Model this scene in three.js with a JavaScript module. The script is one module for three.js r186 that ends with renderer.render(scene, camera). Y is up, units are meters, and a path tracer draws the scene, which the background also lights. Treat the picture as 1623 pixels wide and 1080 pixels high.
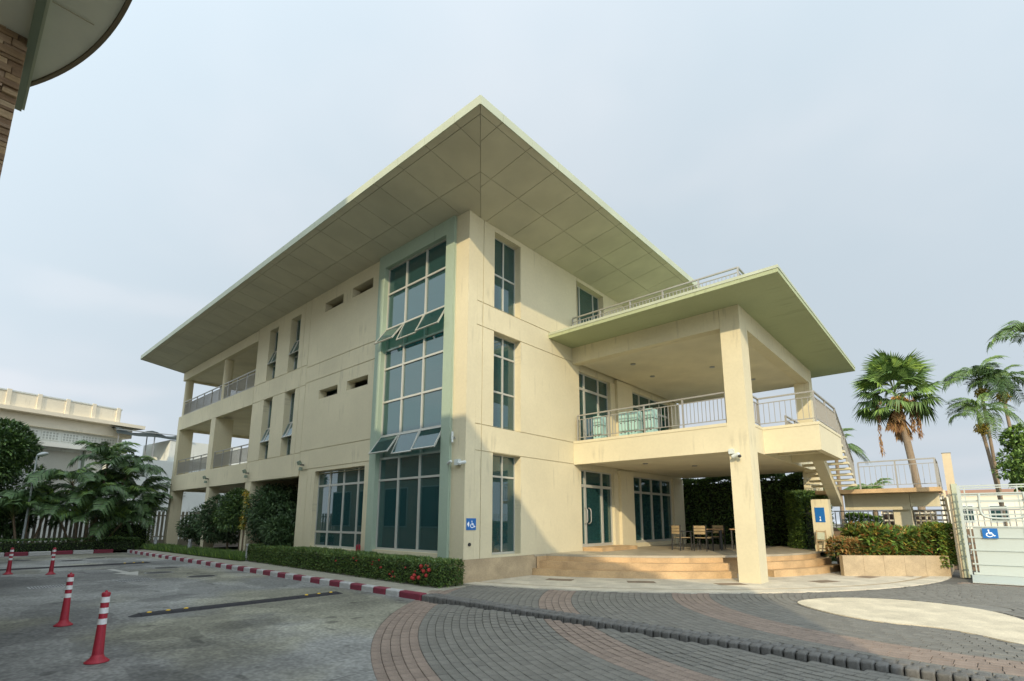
import * as THREE from 'three';
import { mergeGeometries } from 'three/addons/utils/BufferGeometryUtils.js';
import { RoundedBoxGeometry } from 'three/addons/geometries/RoundedBoxGeometry.js';

// ---------------------------------------------------------------- camera
const scene = new THREE.Scene();
const V = (x, y, z) => new THREE.Vector3(x, y, z);
const CAM = V(-9.3606, 1.6, 10.0311);
const F = 808.489, PX = 814.842, PY = 675.738;             // focal length and lens axis, in pixels of the 1623 x 1080 photograph
const fullH = 2 * PY, fullW = fullH * 1024 / 681;
const camera = new THREE.PerspectiveCamera(2 * Math.atan(PY / F) * 180 / Math.PI, fullW / fullH, 0.1, 900);
camera.setViewOffset(fullW, fullH, fullW / 2 - PX, 0, 1623, 1080);
{
  const yaw = -0.846841, pitch = 0.183649, roll = 0.001715;
  const fw = V(-Math.sin(yaw) * Math.cos(pitch), Math.sin(pitch), -Math.cos(yaw) * Math.cos(pitch));
  const r = fw.clone().cross(V(0, 1, 0)).normalize(), u = r.clone().cross(fw);
  const right = r.clone().multiplyScalar(Math.cos(roll)).addScaledVector(u, Math.sin(roll));
  const up = u.clone().multiplyScalar(Math.cos(roll)).addScaledVector(r, -Math.sin(roll));
  camera.quaternion.setFromRotationMatrix(new THREE.Matrix4().makeBasis(right, up, fw.clone().negate()));
  camera.position.copy(CAM);
}
scene.add(camera);

// ---------------------------------------------------------------- noise
function rngOf(seed) { let a = seed >>> 0; return () => { a = (a + 0x6D2B79F5) | 0; let t = Math.imul(a ^ (a >>> 15), 1 | a); t = (t + Math.imul(t ^ (t >>> 7), 61 | t)) ^ t; return ((t ^ (t >>> 14)) >>> 0) / 4294967296; }; }
function hash3(i, j, k) { let h = Math.imul(i, 374761393) ^ Math.imul(j, 668265263) ^ Math.imul(k, 1274126177); h = Math.imul(h ^ (h >>> 13), 1103515245); return ((h ^ (h >>> 16)) >>> 0) / 4294967296; }
function vnoise(x, y, per, seed) {             // value noise, tiling every per cells
  const xi = Math.floor(x), yi = Math.floor(y), fx = x - xi, fy = y - yi, m = (a) => ((a % per) + per) % per;
  const sx = fx * fx * (3 - 2 * fx), sy = fy * fy * (3 - 2 * fy);
  const a = hash3(m(xi), m(yi), seed), b = hash3(m(xi + 1), m(yi), seed), c = hash3(m(xi), m(yi + 1), seed), d = hash3(m(xi + 1), m(yi + 1), seed);
  return a + (b - a) * sx + (c - a) * sy + (a - b - c + d) * sx * sy;
}
function fbm(u, v, per, oct, seed) { let s = 0, a = 0.5, t = 0; for (let o = 0; o < oct; o++) { s += a * vnoise(u * per, v * per, per, seed + o * 17); t += a; a *= 0.5; per *= 2; } return s / t; }
const clamp = (x, a = 0, b = 1) => Math.min(b, Math.max(a, x));
const smooth = (a, b, x) => { const t = clamp((x - a) / (b - a)); return t * t * (3 - 2 * t); };
function tex(size, fn, srgb, metres, sizeY = size) {   // fn(u, v) -> grey 0..1 or [r, g, b] 0..1
  const d = new Uint8Array(size * sizeY * 4);
  for (let y = 0; y < sizeY; y++) for (let x = 0; x < size; x++) {
    const c = fn((x + 0.5) / size, (y + 0.5) / sizeY), o = (y * size + x) * 4;
    if (typeof c === 'number') { d[o] = d[o + 1] = d[o + 2] = clamp(c) * 255; } else { d[o] = clamp(c[0]) * 255; d[o + 1] = clamp(c[1]) * 255; d[o + 2] = clamp(c[2]) * 255; }
    d[o + 3] = 255;
  }
  const t = new THREE.DataTexture(d, size, sizeY);
  t.wrapS = t.wrapT = THREE.RepeatWrapping; t.magFilter = THREE.LinearFilter; t.minFilter = THREE.LinearMipmapLinearFilter; t.generateMipmaps = true;
  if (srgb) t.colorSpace = THREE.SRGBColorSpace;
  if (metres) t.repeat.set(1 / metres, 1 / metres);
  t.needsUpdate = true; return t;
}

// ---------------------------------------------------------------- sky, sun, exposure
const SUN = V(-1.71, 0.92, 1).normalize();
{
  const W = 1024, H = 512, d = new Float32Array(W * H * 4);
  for (let j = 0; j < H; j++) for (let i = 0; i < W; i++) {
    const el = ((j + 0.5) / H - 0.5) * Math.PI, az = ((i + 0.5) / W - 0.5) * 2 * Math.PI;
    const x = Math.cos(el) * Math.cos(az), y = Math.sin(el), z = Math.cos(el) * Math.sin(az);
    const cg = x * SUN.x + y * SUN.y + z * SUN.z, h = clamp(y, 0, 1);
    const k = 1 / (0.22 + h);                                    // cloud sheet seen in plan
    const cu = x * k * 0.11 + 5, cv = z * k * 0.11 + 5;
    const cl = smooth(0.46, 0.78, fbm(cu, cv, 8, 6, 5)) * smooth(0.0, 0.12, h);
    const puff = smooth(0.57, 0.75, fbm(az / 6.2832 * 2 + 3, el * 1.3 + 2, 9, 5, 41)) * smooth(0.0, 0.06, h) * smooth(0.5, 0.22, h);
    const aur = 1 + 2.3 * Math.pow((1 + cg) / 2, 2) + 1.3 * Math.pow(Math.max(0, cg), 12);   // hazy air brightens towards the sun; strengthened there, out of view, to lift shade
    const haze = Math.pow(1 - h, 4);
    let r = 0.415 + 0.06 * haze, g = 0.485 + 0.04 * haze, b = 0.54 + 0.035 * haze;
    const c = clamp(cl * 0.6 + puff * 0.5);
    r += (0.555 - r) * c; g += (0.575 - g) * c; b += (0.61 - b) * c;
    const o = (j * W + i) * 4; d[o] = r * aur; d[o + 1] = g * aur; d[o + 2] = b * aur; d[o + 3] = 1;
  }
  const t = new THREE.DataTexture(d, W, H, THREE.RGBAFormat, THREE.FloatType);
  t.mapping = THREE.EquirectangularReflectionMapping; t.magFilter = t.minFilter = THREE.LinearFilter; t.needsUpdate = true;
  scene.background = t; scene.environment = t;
}
const sun = new THREE.DirectionalLight(new THREE.Color().setRGB(1, 0.82, 0.55), 2.6);
sun.target.position.set(2, 0, -6); sun.position.copy(SUN).multiplyScalar(80).add(sun.target.position); scene.add(sun, sun.target);
sun.castShadow = true; sun.shadow.mapSize.set(4096, 4096);
Object.assign(sun.shadow.camera, { left: -60, right: 60, top: 45, bottom: -45, near: 1, far: 220 });
const renderer = new THREE.WebGLRenderer({ antialias: true });
renderer.toneMapping = THREE.LinearToneMapping;
renderer.toneMappingExposure = 1.27;
renderer.shadowMap.enabled = true;

// ---------------------------------------------------------------- materials
const C = (r, g, b) => new THREE.Color().setRGB(r, g, b);
const fineBump = tex(512, (u, v) => 0.5 * fbm(u, v, 64, 3, 3) + 0.5 * fbm(u, v, 16, 3, 9), false, 1.2);
const wallTint = tex(1024, (u, v) => {
  const a = fbm(u, v, 4, 5, 21), s = fbm(u, v * 0.12, 48, 3, 33), f = fbm(u, v, 90, 2, 8);
  const m = 0.92 + 0.08 * a - 0.075 * smooth(0.6, 0.85, s) * smooth(0.4, 0.65, a) + 0.03 * (f - 0.5);
  return [m, m * (0.995), m * (0.985)];
}, true, 4.5);
const panelTint = tex(512, (u, v) => 0.9 + 0.1 * fbm(u, v, 5, 5, 61), true, 3);
const grit = tex(512, (u, v) => { const f = fbm(u, v, 128, 2, 71); return 0.78 + 0.2 * fbm(u, v, 6, 5, 51) + 0.16 * (f - 0.5); }, true, 1.6);
function std(r, g, b, o = {}) { return new THREE.MeshStandardMaterial({ color: C(r, g, b), roughness: 0.85, ...o }); }
const M = {
  wall: std(0.695, 0.635, 0.445, { map: wallTint, bumpMap: fineBump, bumpScale: 0.002, roughness: 0.8 }),
  mint: std(0.37, 0.47, 0.37, { map: wallTint, bumpMap: fineBump, bumpScale: 0.0015, roughness: 0.7 }),
  fascia: std(0.50, 0.54, 0.40, { map: panelTint, roughness: 0.55 }),
  soffit: std(0.58, 0.55, 0.41, { map: panelTint, roughness: 0.6 }),
  canopy: std(0.41, 0.46, 0.27, { map: wallTint, roughness: 0.75 }),
  ceiling: std(0.74, 0.68, 0.50, { map: panelTint, roughness: 0.85 }),
  frame: std(0.52, 0.52, 0.46, { roughness: 0.4, metalness: 0.3 }),
  rail: std(0.40, 0.39, 0.36, { roughness: 0.42, metalness: 0.45 }),
  darkGap: std(0.40, 0.37, 0.26),
  plinth: std(0.55, 0.43, 0.27, { map: grit, bumpMap: fineBump, bumpScale: 0.002, roughness: 0.75 }),
  step: std(0.66, 0.45, 0.235, { map: grit, bumpMap: fineBump, bumpScale: 0.0015, roughness: 0.7 }),
  floorTile: std(0.52, 0.46, 0.34, { map: grit, roughness: 0.45 }),
  apron: std(0.74, 0.68, 0.54, { map: grit, bumpMap: fineBump, bumpScale: 0.001, roughness: 0.75 }),
  apronTan: std(0.52, 0.42, 0.28, { map: grit, roughness: 0.8 }),
  blob: std(0.78, 0.70, 0.52, { map: grit, roughness: 0.8 }),
  inlay: std(0.30, 0.23, 0.16, { map: grit, roughness: 0.7 }),
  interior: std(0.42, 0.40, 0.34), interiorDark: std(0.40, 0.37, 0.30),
  mortar: std(0.14, 0.135, 0.12, { map: grit }),
  walk: std(0.46, 0.44, 0.35, { map: grit, bumpMap: fineBump, bumpScale: 0.003 }),
  soil: std(0.10, 0.075, 0.05, { map: grit, bumpMap: fineBump, bumpScale: 0.01 }),
  red: std(0.46, 0.025, 0.05, { map: grit, roughness: 0.55 }), bandWhite: std(0.78, 0.79, 0.80, { map: panelTint, roughness: 0.35 }),
  kerbRed: std(0.27, 0.035, 0.065, { map: grit, bumpMap: fineBump, bumpScale: 0.003, roughness: 0.7 }), kerbWhite: std(0.62, 0.63, 0.61, { map: grit, bumpMap: fineBump, bumpScale: 0.003, roughness: 0.7 }),
  rubber: std(0.03, 0.03, 0.035, { map: grit, roughness: 0.8 }), yellow: std(0.65, 0.42, 0.03, { roughness: 0.5 }),
  steel: std(0.32, 0.33, 0.33, { roughness: 0.4, metalness: 0.6 }), white: std(0.60, 0.64, 0.61, { roughness: 0.45 }), dark: std(0.03, 0.03, 0.03, { roughness: 0.5 }),
  bgWhite: std(0.66, 0.69, 0.66, { map: wallTint }), bgCream: std(0.82, 0.75, 0.60, { map: wallTint }), bgGrey: std(0.42, 0.44, 0.41, { map: wallTint }),
  fence: std(0.42, 0.40, 0.32, { map: wallTint }), wood: std(0.42, 0.25, 0.12, { map: grit, roughness: 0.6 }), woodLight: std(0.55, 0.42, 0.24, { map: grit, roughness: 0.6 }),
  stoneBuilding: std(0.40, 0.29, 0.18, { map: grit }), otherWall: std(0.62, 0.52, 0.36, { map: wallTint }),
  lift: std(0.45, 0.50, 0.47, { roughness: 0.45 }), canopyLight: std(0.74, 0.77, 0.66, { map: panelTint }), canopyRim: std(0.16, 0.13, 0.08, { roughness: 0.6 }), steelGreen: std(0.17, 0.22, 0.16, { roughness: 0.5 }),
  bark: std(0.22, 0.16, 0.10, { map: grit, bumpMap: fineBump, bumpScale: 0.01 }), palmBark: std(0.36, 0.27, 0.18, { map: grit, bumpMap: fineBump, bumpScale: 0.012 }),
  tealGlass: std(0.02, 0.05, 0.05, { roughness: 0.08 }), crate: std(0.42, 0.66, 0.62, { roughness: 0.35 }), ground: std(0.24, 0.22, 0.16, { map: grit }),
};
M.glass = new THREE.MeshPhysicalMaterial({ color: C(0.14, 0.40, 0.41), transmission: 0.93, metalness: 0.06, thickness: 0, roughness: 0.012, ior: 1.85 });   // solar control glass, blue green
M.leaf = new THREE.MeshStandardMaterial({ color: 0xffffff, vertexColors: true, roughness: 0.55, side: THREE.DoubleSide });
const roadTex = (() => {   // 30 x 40 m of old concrete: dust, tyre sheen bands, patches, cracks
  return tex(1536, (u, v) => {
    const big = fbm(u, v, 4, 5, 101), mid = fbm(u * 1, v, 14, 5, 111), streak = fbm(u, v, 6, 2, 121) * 0.5 + 0.5 * fbm(u * 0.3, v, 40, 3, 131), f = fbm(u, v, 512, 2, 141);
    let m = 0.455 + 0.16 * (big - 0.5) + 0.15 * (mid - 0.5) + 0.2 * (streak - 0.5) + 0.2 * (f - 0.5);
    const dust = smooth(0.52, 0.68, fbm(u, v, 5, 5, 151) + 0.12 * (streak - 0.5));
    const damp = smooth(0.60, 0.72, fbm(u, v, 9, 5, 161)) * 0.55;
    m *= 1 - 0.3 * damp;
    const w = fbm(u, v, 9, 3, 201) * 0.05, p1 = smooth(0.545, 0.56, fbm(u + w, v + w, 6, 5, 211)), p2 = smooth(0.575, 0.585, fbm(u - w, v + w, 11, 4, 221)), sp = smooth(0.80, 0.88, fbm(u, v, 60, 2, 231)); m *= (1 + 0.10 * p1) * (1 - 0.13 * p2) * (1 - 0.25 * sp);
    const rough = smooth(0.55, 0.7, fbm(u, v, 7, 6, 181)) * (0.5 + 0.5 * fbm(u, v, 120, 2, 191)); m *= 1 - 0.2 * rough;
    const ju = Math.abs(u * 17 - 6.1), jv = Math.abs(((v * 23) % 7.667) - 3.1); if (ju < 0.008 || jv < 0.008) m *= 0.72;
    return [m * (1 + 0.06 * dust), m * (1 + 0.045 * dust), m * (0.98 - 0.05 * dust)];
  }, true, 0);
})();
roadTex.repeat.set(1 / 17, 1 / 23);
M.road = new THREE.MeshStandardMaterial({ color: C(1.22, 1.25, 1.24), map: roadTex, bumpMap: fineBump, bumpScale: 0.003, roughness: 0.78 });

// ---------------------------------------------------------------- builders
const taken = {};
function numbered(n) { const k = taken[n] = (taken[n] ?? -1) + 1; return k ? n + '_' + String(k).padStart(3, '0') : n; }
function shadows(o) { o.traverse((m) => { if (m.isMesh) m.castShadow = m.receiveShadow = true; }); return o; }
function thing(name, label, category, x = 0, y = 0, z = 0, turn = 0, group) {
  const o = new THREE.Group(); o.name = numbered(name); o.position.set(x, y, z); o.rotation.y = turn;
  o.userData = { label, category }; if (group) o.userData.group = group; scene.add(o); return o;
}
function struct(name, geo, mat) { const o = geo ? new THREE.Mesh(geo, mat) : new THREE.Group(); o.name = numbered(name); o.userData.kind = 'structure'; scene.add(o); return o; }
function mesh(parent, name, geo, mat, x = 0, y = 0, z = 0) { const m = new THREE.Mesh(geo, mat); m.name = name; m.position.set(x, y, z); parent.add(m); return m; }
function part(parent, name) { const g = new THREE.Group(); g.name = name; parent.add(g); return g; }
const boxes = new Map();
function boxGeo(sx, sy, sz, ox, oy, oz) {      // box with uv in metres; the offset keeps the pattern running from piece to piece
  const k = [sx, sy, sz, ox, oy, oz].map((v) => v.toFixed(3)).join();
  if (boxes.has(k)) return boxes.get(k);
  const g = new THREE.BoxGeometry(sx, sy, sz), p = g.attributes.position, n = g.attributes.normal, uv = g.attributes.uv;
  for (let i = 0; i < p.count; i++) {
    const x = p.getX(i) + ox, y = p.getY(i) + oy, z = p.getZ(i) + oz;
    if (Math.abs(n.getX(i)) > 0.5) uv.setXY(i, z, y); else if (Math.abs(n.getY(i)) > 0.5) uv.setXY(i, x, z); else uv.setXY(i, x, y);
  }
  boxes.set(k, g); return g;
}
function box(parent, name, mat, x0, x1, y0, y1, z0, z1, share) {
  const cx = (x0 + x1) / 2, cy = (y0 + y1) / 2, cz = (z0 + z1) / 2;
  return mesh(parent, name, share ? boxGeo(x1 - x0, y1 - y0, z1 - z0, 0, 0, 0) : boxGeo(x1 - x0, y1 - y0, z1 - z0, cx, cy, cz), mat, cx, cy, cz);
}
function bxg(x0, x1, y0, y1, z0, z1) { const g = new THREE.BoxGeometry(x1 - x0, y1 - y0, z1 - z0); g.translate((x0 + x1) / 2, (y0 + y1) / 2, (z0 + z1) / 2); return g; }
function bar(parent, name, mat, a, b, w, h = w) {  // straight bar from a to b
  const d = b.clone().sub(a), m = mesh(parent, name, boxGeo(w, h, d.length(), 0, 0, 0), mat);
  m.position.copy(a).addScaledVector(d, 0.5); m.quaternion.setFromRotationMatrix(new THREE.Matrix4().lookAt(d, V(0, 0, 0), V(0, 1, 0))); return m;
}
function pipe(parent, name, mat, pts, r, seg = 24, rad = 8) {
  const c = pts.length === 2 ? new THREE.LineCurve3(pts[0], pts[1]) : new THREE.CatmullRomCurve3(pts);
  return mesh(parent, name, new THREE.TubeGeometry(c, pts.length === 2 ? 1 : seg, r, rad), mat);
}
// a flat plate with rectangular openings, facing -x (axis x, u = z) or +z (axis z, u = x)
function plate(parent, name, mat, axis, front, thick, u0, u1, v0, v1, holes = []) {
  const f = axis === 'x' ? -1 : 1, s = new THREE.Shape(), rect = (s, a, b, c, d) => { s.moveTo(a, c); s.lineTo(b, c); s.lineTo(b, d); s.lineTo(a, d); s.closePath(); };
  rect(s, Math.min(f * u0, f * u1), Math.max(f * u0, f * u1), v0, v1);
  for (const [a, b, c, d] of holes) {
    const ha = Math.max(Math.min(f * a, f * b), Math.min(f * u0, f * u1) + 1e-3), hb = Math.min(Math.max(f * a, f * b), Math.max(f * u0, f * u1) - 1e-3), hc = Math.max(c, v0 + 1e-3), hd = Math.min(d, v1 - 1e-3);
    if (hb - ha < 0.01 || hd - hc < 0.01) continue;
    const h = new THREE.Path(); rect(h, ha, hb, hc, hd); s.holes.push(h);
  }
  const g = new THREE.ExtrudeGeometry(s, { depth: thick, bevelEnabled: false, curveSegments: 1 });
  const m = mesh(parent, name, g, mat);
  if (axis === 'x') { m.rotation.y = Math.PI / 2; m.position.x = front; } else m.position.z = front - thick;
  return m;
}
function flat(pts, y, thick = 0) {              // sheet or slab from a plan outline [[x, z], ...]; top at y
  const s = new THREE.Shape(pts.map(([x, z]) => new THREE.Vector2(x, -z)));
  const g = thick ? new THREE.ExtrudeGeometry(s, { depth: thick, bevelEnabled: false }) : new THREE.ShapeGeometry(s);
  g.rotateX(-Math.PI / 2); g.translate(0, y - thick, 0); return g;
}
const arc = (cx, cz, r, a0, a1, n) => Array.from({ length: n + 1 }, (_, i) => { const a = a0 + (a1 - a0) * i / n; return [cx + r * Math.cos(a), cz + r * Math.sin(a)]; });
function annulus(cx, cz, r0, r1, a0, a1, n, y, thick) { return flat([...arc(cx, cz, r1, a0, a1, n), ...arc(cx, cz, r0, a1, a0, n)], y, thick); }

// glazed unit in an opening: panes, mullions and transoms as sub-parts
function glazing(parent, name, axis, at, u0, u1, v0, v1, cols = [], rows = [], o = {}) {
  const w = part(parent, name), fw = o.fw ?? 0.055, fd = o.fd ?? 0.07, mat = o.mat ?? M.frame;
  const put = (n, m, a, b, c, d, t, off = 0) => axis === 'x' ? box(w, n, m, at + off - t / 2, at + off + t / 2, c, d, a, b, true) : box(w, n, m, a, b, c, d, at - off - t / 2, at - off + t / 2, true);
  const us = [u0, ...cols, u1], vs = [v0, ...rows, v1], h = fw / 2;
  put('jamb', mat, u0, u0 + h, v0, v1, fd); put('jamb', mat, u1 - h, u1, v0, v1, fd);
  put('sill', mat, u0 + h, u1 - h, v0, v0 + fw, fd); put('head', mat, u0 + h, u1 - h, v1 - h, v1, fd);
  for (const c of cols) put('mullion', mat, c - h, c + h, v0 + fw, v1 - h, fd);
  for (let i = 0; i + 1 < us.length; i++) {
    const a = us[i] + h, b = us[i + 1] - h;
    for (let j = 0; j + 1 < vs.length; j++) {
      const c = vs[j] + (j ? h : fw), d = vs[j + 1] - h;
      if (j) put('transom', mat, a, b, vs[j] - h, vs[j] + h, fd * 0.9);
      if (o.open?.includes(j)) {               // awning sash hung from its head, pushed outwards
        const len = vs[j + 1] - vs[j] - 0.02, wid = b - a + 0.02, t = 0.035, bars = [bxg(-wid / 2, wid / 2, -t, 0, -0.02, 0.02), bxg(-wid / 2, wid / 2, -len, -len + t, -0.02, 0.02), bxg(-wid / 2, -wid / 2 + t, -len + t, -t, -0.02, 0.02), bxg(wid / 2 - t, wid / 2, -len + t, -t, -0.02, 0.02)];
        const ang = o.angle?.[i] ?? 0.5, y = vs[j + 1] - h, cu = (a + b) / 2;
        for (const [n, g, m] of [['awning_frame', mergeGeometries(bars), mat], ['awning_pane', bxg(-wid / 2 + t, wid / 2 - t, -len + t, -t, -0.004, 0.004), M.glass]]) {
          const q = mesh(w, n, g, m);
          if (axis === 'x') { q.position.set(at - 0.06, y, cu); q.rotation.order = 'YXZ'; q.rotation.y = -Math.PI / 2; q.rotation.x = -ang; } else { q.position.set(cu, y, at + 0.06); q.rotation.x = -ang; }
        }
      } else if (!o.noPane?.includes(j)) put('pane', M.glass, a, b, c, d, 0.012);
    }
  }
  return w;
}
// handrail with flat posts and thin balusters along a polyline of [x, z]
function railing(parent, pts, y0, h, o = {}) {
  const g = part(parent, 'railing'), mat = o.mat ?? M.rail, post = boxGeo(0.045, h, 0.045, 0, 0, 0);
  for (let s = 0; s + 1 < pts.length; s++) {
    const a = V(pts[s][0], 0, pts[s][1]), b = V(pts[s + 1][0], 0, pts[s + 1][1]), ya = y0 + (pts[s][2] ?? 0), yb = y0 + (pts[s + 1][2] ?? 0), L = a.distanceTo(b);
    const at = (t, y) => a.clone().lerp(b, t).setY(ya + (yb - ya) * t + y), turn = Math.atan2(b.x - a.x, b.z - a.z);
    bar(g, 'top_rail', mat, at(0, h), at(1, h), 0.055, 0.04); bar(g, 'upper_rail', mat, at(0, h - 0.15), at(1, h - 0.15), 0.03, 0.022); bar(g, 'lower_rail', mat, at(0, 0.12), at(1, 0.12), 0.03, 0.022);
    const np = Math.max(1, Math.round(L / (o.bay ?? 1.3)));
    for (let i = s ? 1 : 0; i <= np; i++) { const p = mesh(g, 'post', post, mat); p.position.copy(at(i / np, h / 2 - 0.01)); p.rotation.y = turn; }
    const nb = Math.round(L / (o.gap ?? 0.115)), bg = boxGeo(0.026, h - 0.27 - 0.02, 0.012, 0, 0, 0);
    const rows = [];
    for (let i = 1; i < nb; i++) { if (o.merge) { const q = bg.clone(); q.rotateY(turn); const c = at(i / nb, (0.12 + h - 0.15) / 2); q.translate(c.x, c.y, c.z); rows.push(q); continue; } if (Math.abs((i / nb * np) - Math.round(i / nb * np)) < 0.02) continue; const q = mesh(g, 'baluster', bg, mat); q.position.copy(at(i / nb, (0.12 + h - 0.15) / 2)); q.rotation.y = turn; }
    if (rows.length) mesh(g, 'baluster_row', mergeGeometries(rows), mat).userData.kind = 'stuff';
  }
  return g;
}

// ---------------------------------------------------------------- ground, road, paving
const ground = struct('ground', new THREE.PlaneGeometry(900, 900).rotateX(-Math.PI / 2).translate(0, -0.22, 0), M.ground);
const RC = [4.1, 9.95];                          // centre of the ringed paving
const ringX = (r, x) => RC[1] - Math.sqrt(r * r - (x - RC[0]) ** 2);
const KX = -1.95;                                // kerb line
{
  const a0 = Math.atan2(ringX(11.15, KX) - RC[1], KX - RC[0]), pts = [[KX, -24.8]];
  pts.push(...arc(RC[0], RC[1], 11.15, a0 + 2 * Math.PI, Math.PI * 0.86, 48));
  pts.push([-8, 30], [-40, 30], [-40, -24.8]);
  const g = flat(pts, -0.12); struct('road', g, M.road);
}
struct('paving_bed', flat([[KX, -1], [KX, 16], [-9, 16], [-9, -1]], -0.142), M.mortar);
struct('plaza_bed', flat([[KX + 0.1, 0.35], [14, 0.35], [14, 14.4], [KX + 0.1, 14.4], [KX + 0.1, 14.4]], -0.012), M.mortar);
struct('forecourt', flat([[KX + 0.1, 14.41], [19, 14.41], [19, 70], [-40, 70], [-40, 30.01], [-8, 30.01], [-8, 16.01], [KX + 0.1, 16.01]], 0.0, 0.1), M.walk);
struct('sidewalk', flat([[-1.8, -24.6], [-0.02, -24.6], [-0.02, 0.02], [-0.3, 0.45], [-1.8, 0.75]], 0, 0.1), M.walk);
struct('verge', flat([[-40, -24.95], [30, -24.95], [30, -60], [-40, -60]], -0.03), M.soil);

function paverGeo(w, d, t = 0.05, b = 0.007) {
  const X = w / 2, Z = d / 2, p = [], q = (a, c, e, f) => p.push(...a, ...c, ...e, ...a, ...e, ...f);
  const T = [[-X + b, 0, -Z + b], [-X + b, 0, Z - b], [X - b, 0, Z - b], [X - b, 0, -Z + b]], R = [[-X, -b, -Z], [-X, -b, Z], [X, -b, Z], [X, -b, -Z]], L = R.map(([x, , z]) => [x, -t, z]);
  q(T[0], T[1], T[2], T[3]); for (let i = 0; i < 4; i++) { const j = (i + 1) % 4; q(R[i], R[j], T[j], T[i]); q(L[i], L[j], R[j], R[i]); }
  const g = new THREE.BufferGeometry(); g.setAttribute('position', new THREE.Float32BufferAttribute(p, 3)); g.computeVertexNormals();
  const uv = []; for (let i = 0; i < p.length; i += 3) uv.push(p[i] * 0.9 + 0.2, p[i + 2] * 0.9 + 0.3); g.setAttribute('uv', new THREE.Float32BufferAttribute(uv, 2)); return g;
}
{
  const R = rngOf(77), ROW = 0.132, LEN = 0.205, geo = paverGeo(LEN - 0.006, ROW - 0.006, 0.085, 0.005);
  const mats = {}; const tone = (pink, k) => { const f = 0.90 + 0.035 * k; return mats[(pink ? 'p' : 'g') + k] ??= std(pink ? 0.30 * f : 0.21 * f, pink ? 0.235 * f : 0.205 * f, pink ? 0.19 * f : 0.18 * f, { map: grit, bumpMap: fineBump, bumpScale: 0.004, roughness: 0.8 }); };
  const bands = [[10.5, 11.15], [7.78, 8.36], [4.86, 5.55]];
  const inBlob = blobTest();
  const sets = { low: [], up: [] };
  for (let k = 0; k * ROW < 11.15; k++) {
    const r = 11.15 - ROW * (k + 0.5); if (r < 0.4) break;
    const n = Math.floor(2 * Math.PI * r / LEN), ph = R();
    const pink = bands.some(([a, b]) => r > a && r < b);
    for (let i = 0; i < n; i++) {
      const a = (i + ph) / n * 2 * Math.PI, x = RC[0] + r * Math.cos(a), z = RC[1] + r * Math.sin(a);
      const jy = (R() - 0.5) * 0.005, tone_ = Math.floor(R() * 6), tilt = (R() - 0.5) * 0.012;
      if (z > 14.5 || x > 9.3) continue;
      if (x < KX - 0.06) { if (z > 0) sets.low.push({ x, z, a, y: -0.121 + 0.048 * smooth(1.3, 0.1, KX - x) * smooth(0.6, 3.2, z) + jy, pink, k: tone_, tilt }); }
      else if (x > KX + 0.36 && z > 0.45 && Math.hypot(x - 11.28, z + 2.11) > 11.57 && !inBlob(x, z) && !(x > 8.5 && z < 9.6)) sets.up.push({ x, z, a, y: jy, pink, k: tone_, tilt });
    }
  }
  for (const [key, name] of [['low', 'drive_paving'], ['up', 'plaza_paving']]) {
    const o = struct(name), list = sets[key].map((p) => { const q = V(p.x, p.y, p.z).project(camera); camera.updateMatrixWorld(); const c = V(p.x, p.y, p.z).applyMatrix4(camera.matrixWorldInverse); return { ...p, s: (Math.abs(q.x) < 1 && Math.abs(q.y) < 1 && c.z < 0) ? 1 / -c.z : 0 }; }).sort((a, b) => b.s - a.s);
    const rest = [];
    list.forEach((p, i) => {
      if (i < 280) { const m = mesh(o, 'paver', geo, tone(p.pink, p.k), p.x, p.y, p.z); m.rotation.set(p.tilt, -p.a - Math.PI / 2, p.tilt); } else rest.push(p);
    });
    const fm = std(1, 1, 1, { map: grit, bumpMap: fineBump, bumpScale: 0.004, roughness: 0.8 }), im = new THREE.InstancedMesh(geo, fm, rest.length), D = new THREE.Object3D();
    rest.forEach((p, i) => { D.position.set(p.x, p.y, p.z); D.rotation.set(p.tilt, -p.a - Math.PI / 2, p.tilt); D.updateMatrix(); im.setMatrixAt(i, D.matrix); im.setColorAt(i, tone(p.pink, p.k).color); });
    im.name = 'paver_field'; im.userData.kind = 'stuff'; o.add(im);
  }
}
function blobShape() { return [[2.45, 7.2], [3.16, 7.34], [3.85, 7.85], [4.18, 8.5], [4.14, 9.4], [3.75, 10.0], [3.2, 10.35], [2.7, 10.55], [2.2, 11.1], [1.2, 11.6], [0.3, 11.3], [0.2, 10.7], [0.55, 10.25], [0.95, 9.8], [1.15, 9.35], [1.1, 8.8], [1.3, 8.25], [1.78, 7.65]]; }
function blobPts(n = 120) { const c = new THREE.CatmullRomCurve3(blobShape().map(([x, z]) => V(x, 0, z)), true); return c.getPoints(n).slice(0, n).map((p) => [p.x, p.z]); }
function blobTest() {
  const P = blobPts(80);
  return (x, z) => { for (const [dx, dz] of [[0, 0], [0.07, 0], [-0.07, 0], [0, 0.07], [0, -0.07]]) { let c = false; for (let i = 0, j = P.length - 1; i < P.length; j = i++) if ((P[i][1] > z + dz) !== (P[j][1] > z + dz) && x + dx < (P[j][0] - P[i][0]) * (z + dz - P[i][1]) / (P[j][1] - P[i][1]) + P[i][0]) c = !c; if (c) return true; } return false; };
}
struct('paving_centre', new THREE.CylinderGeometry(0.43, 0.43, 0.03, 32).translate(RC[0], -0.016, RC[1]), std(0.26, 0.255, 0.225, { map: grit, bumpMap: fineBump, bumpScale: 0.004 }));
struct('pavement_inlay', flat(blobPts(), 0.004, 0.03), M.blob);
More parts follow.
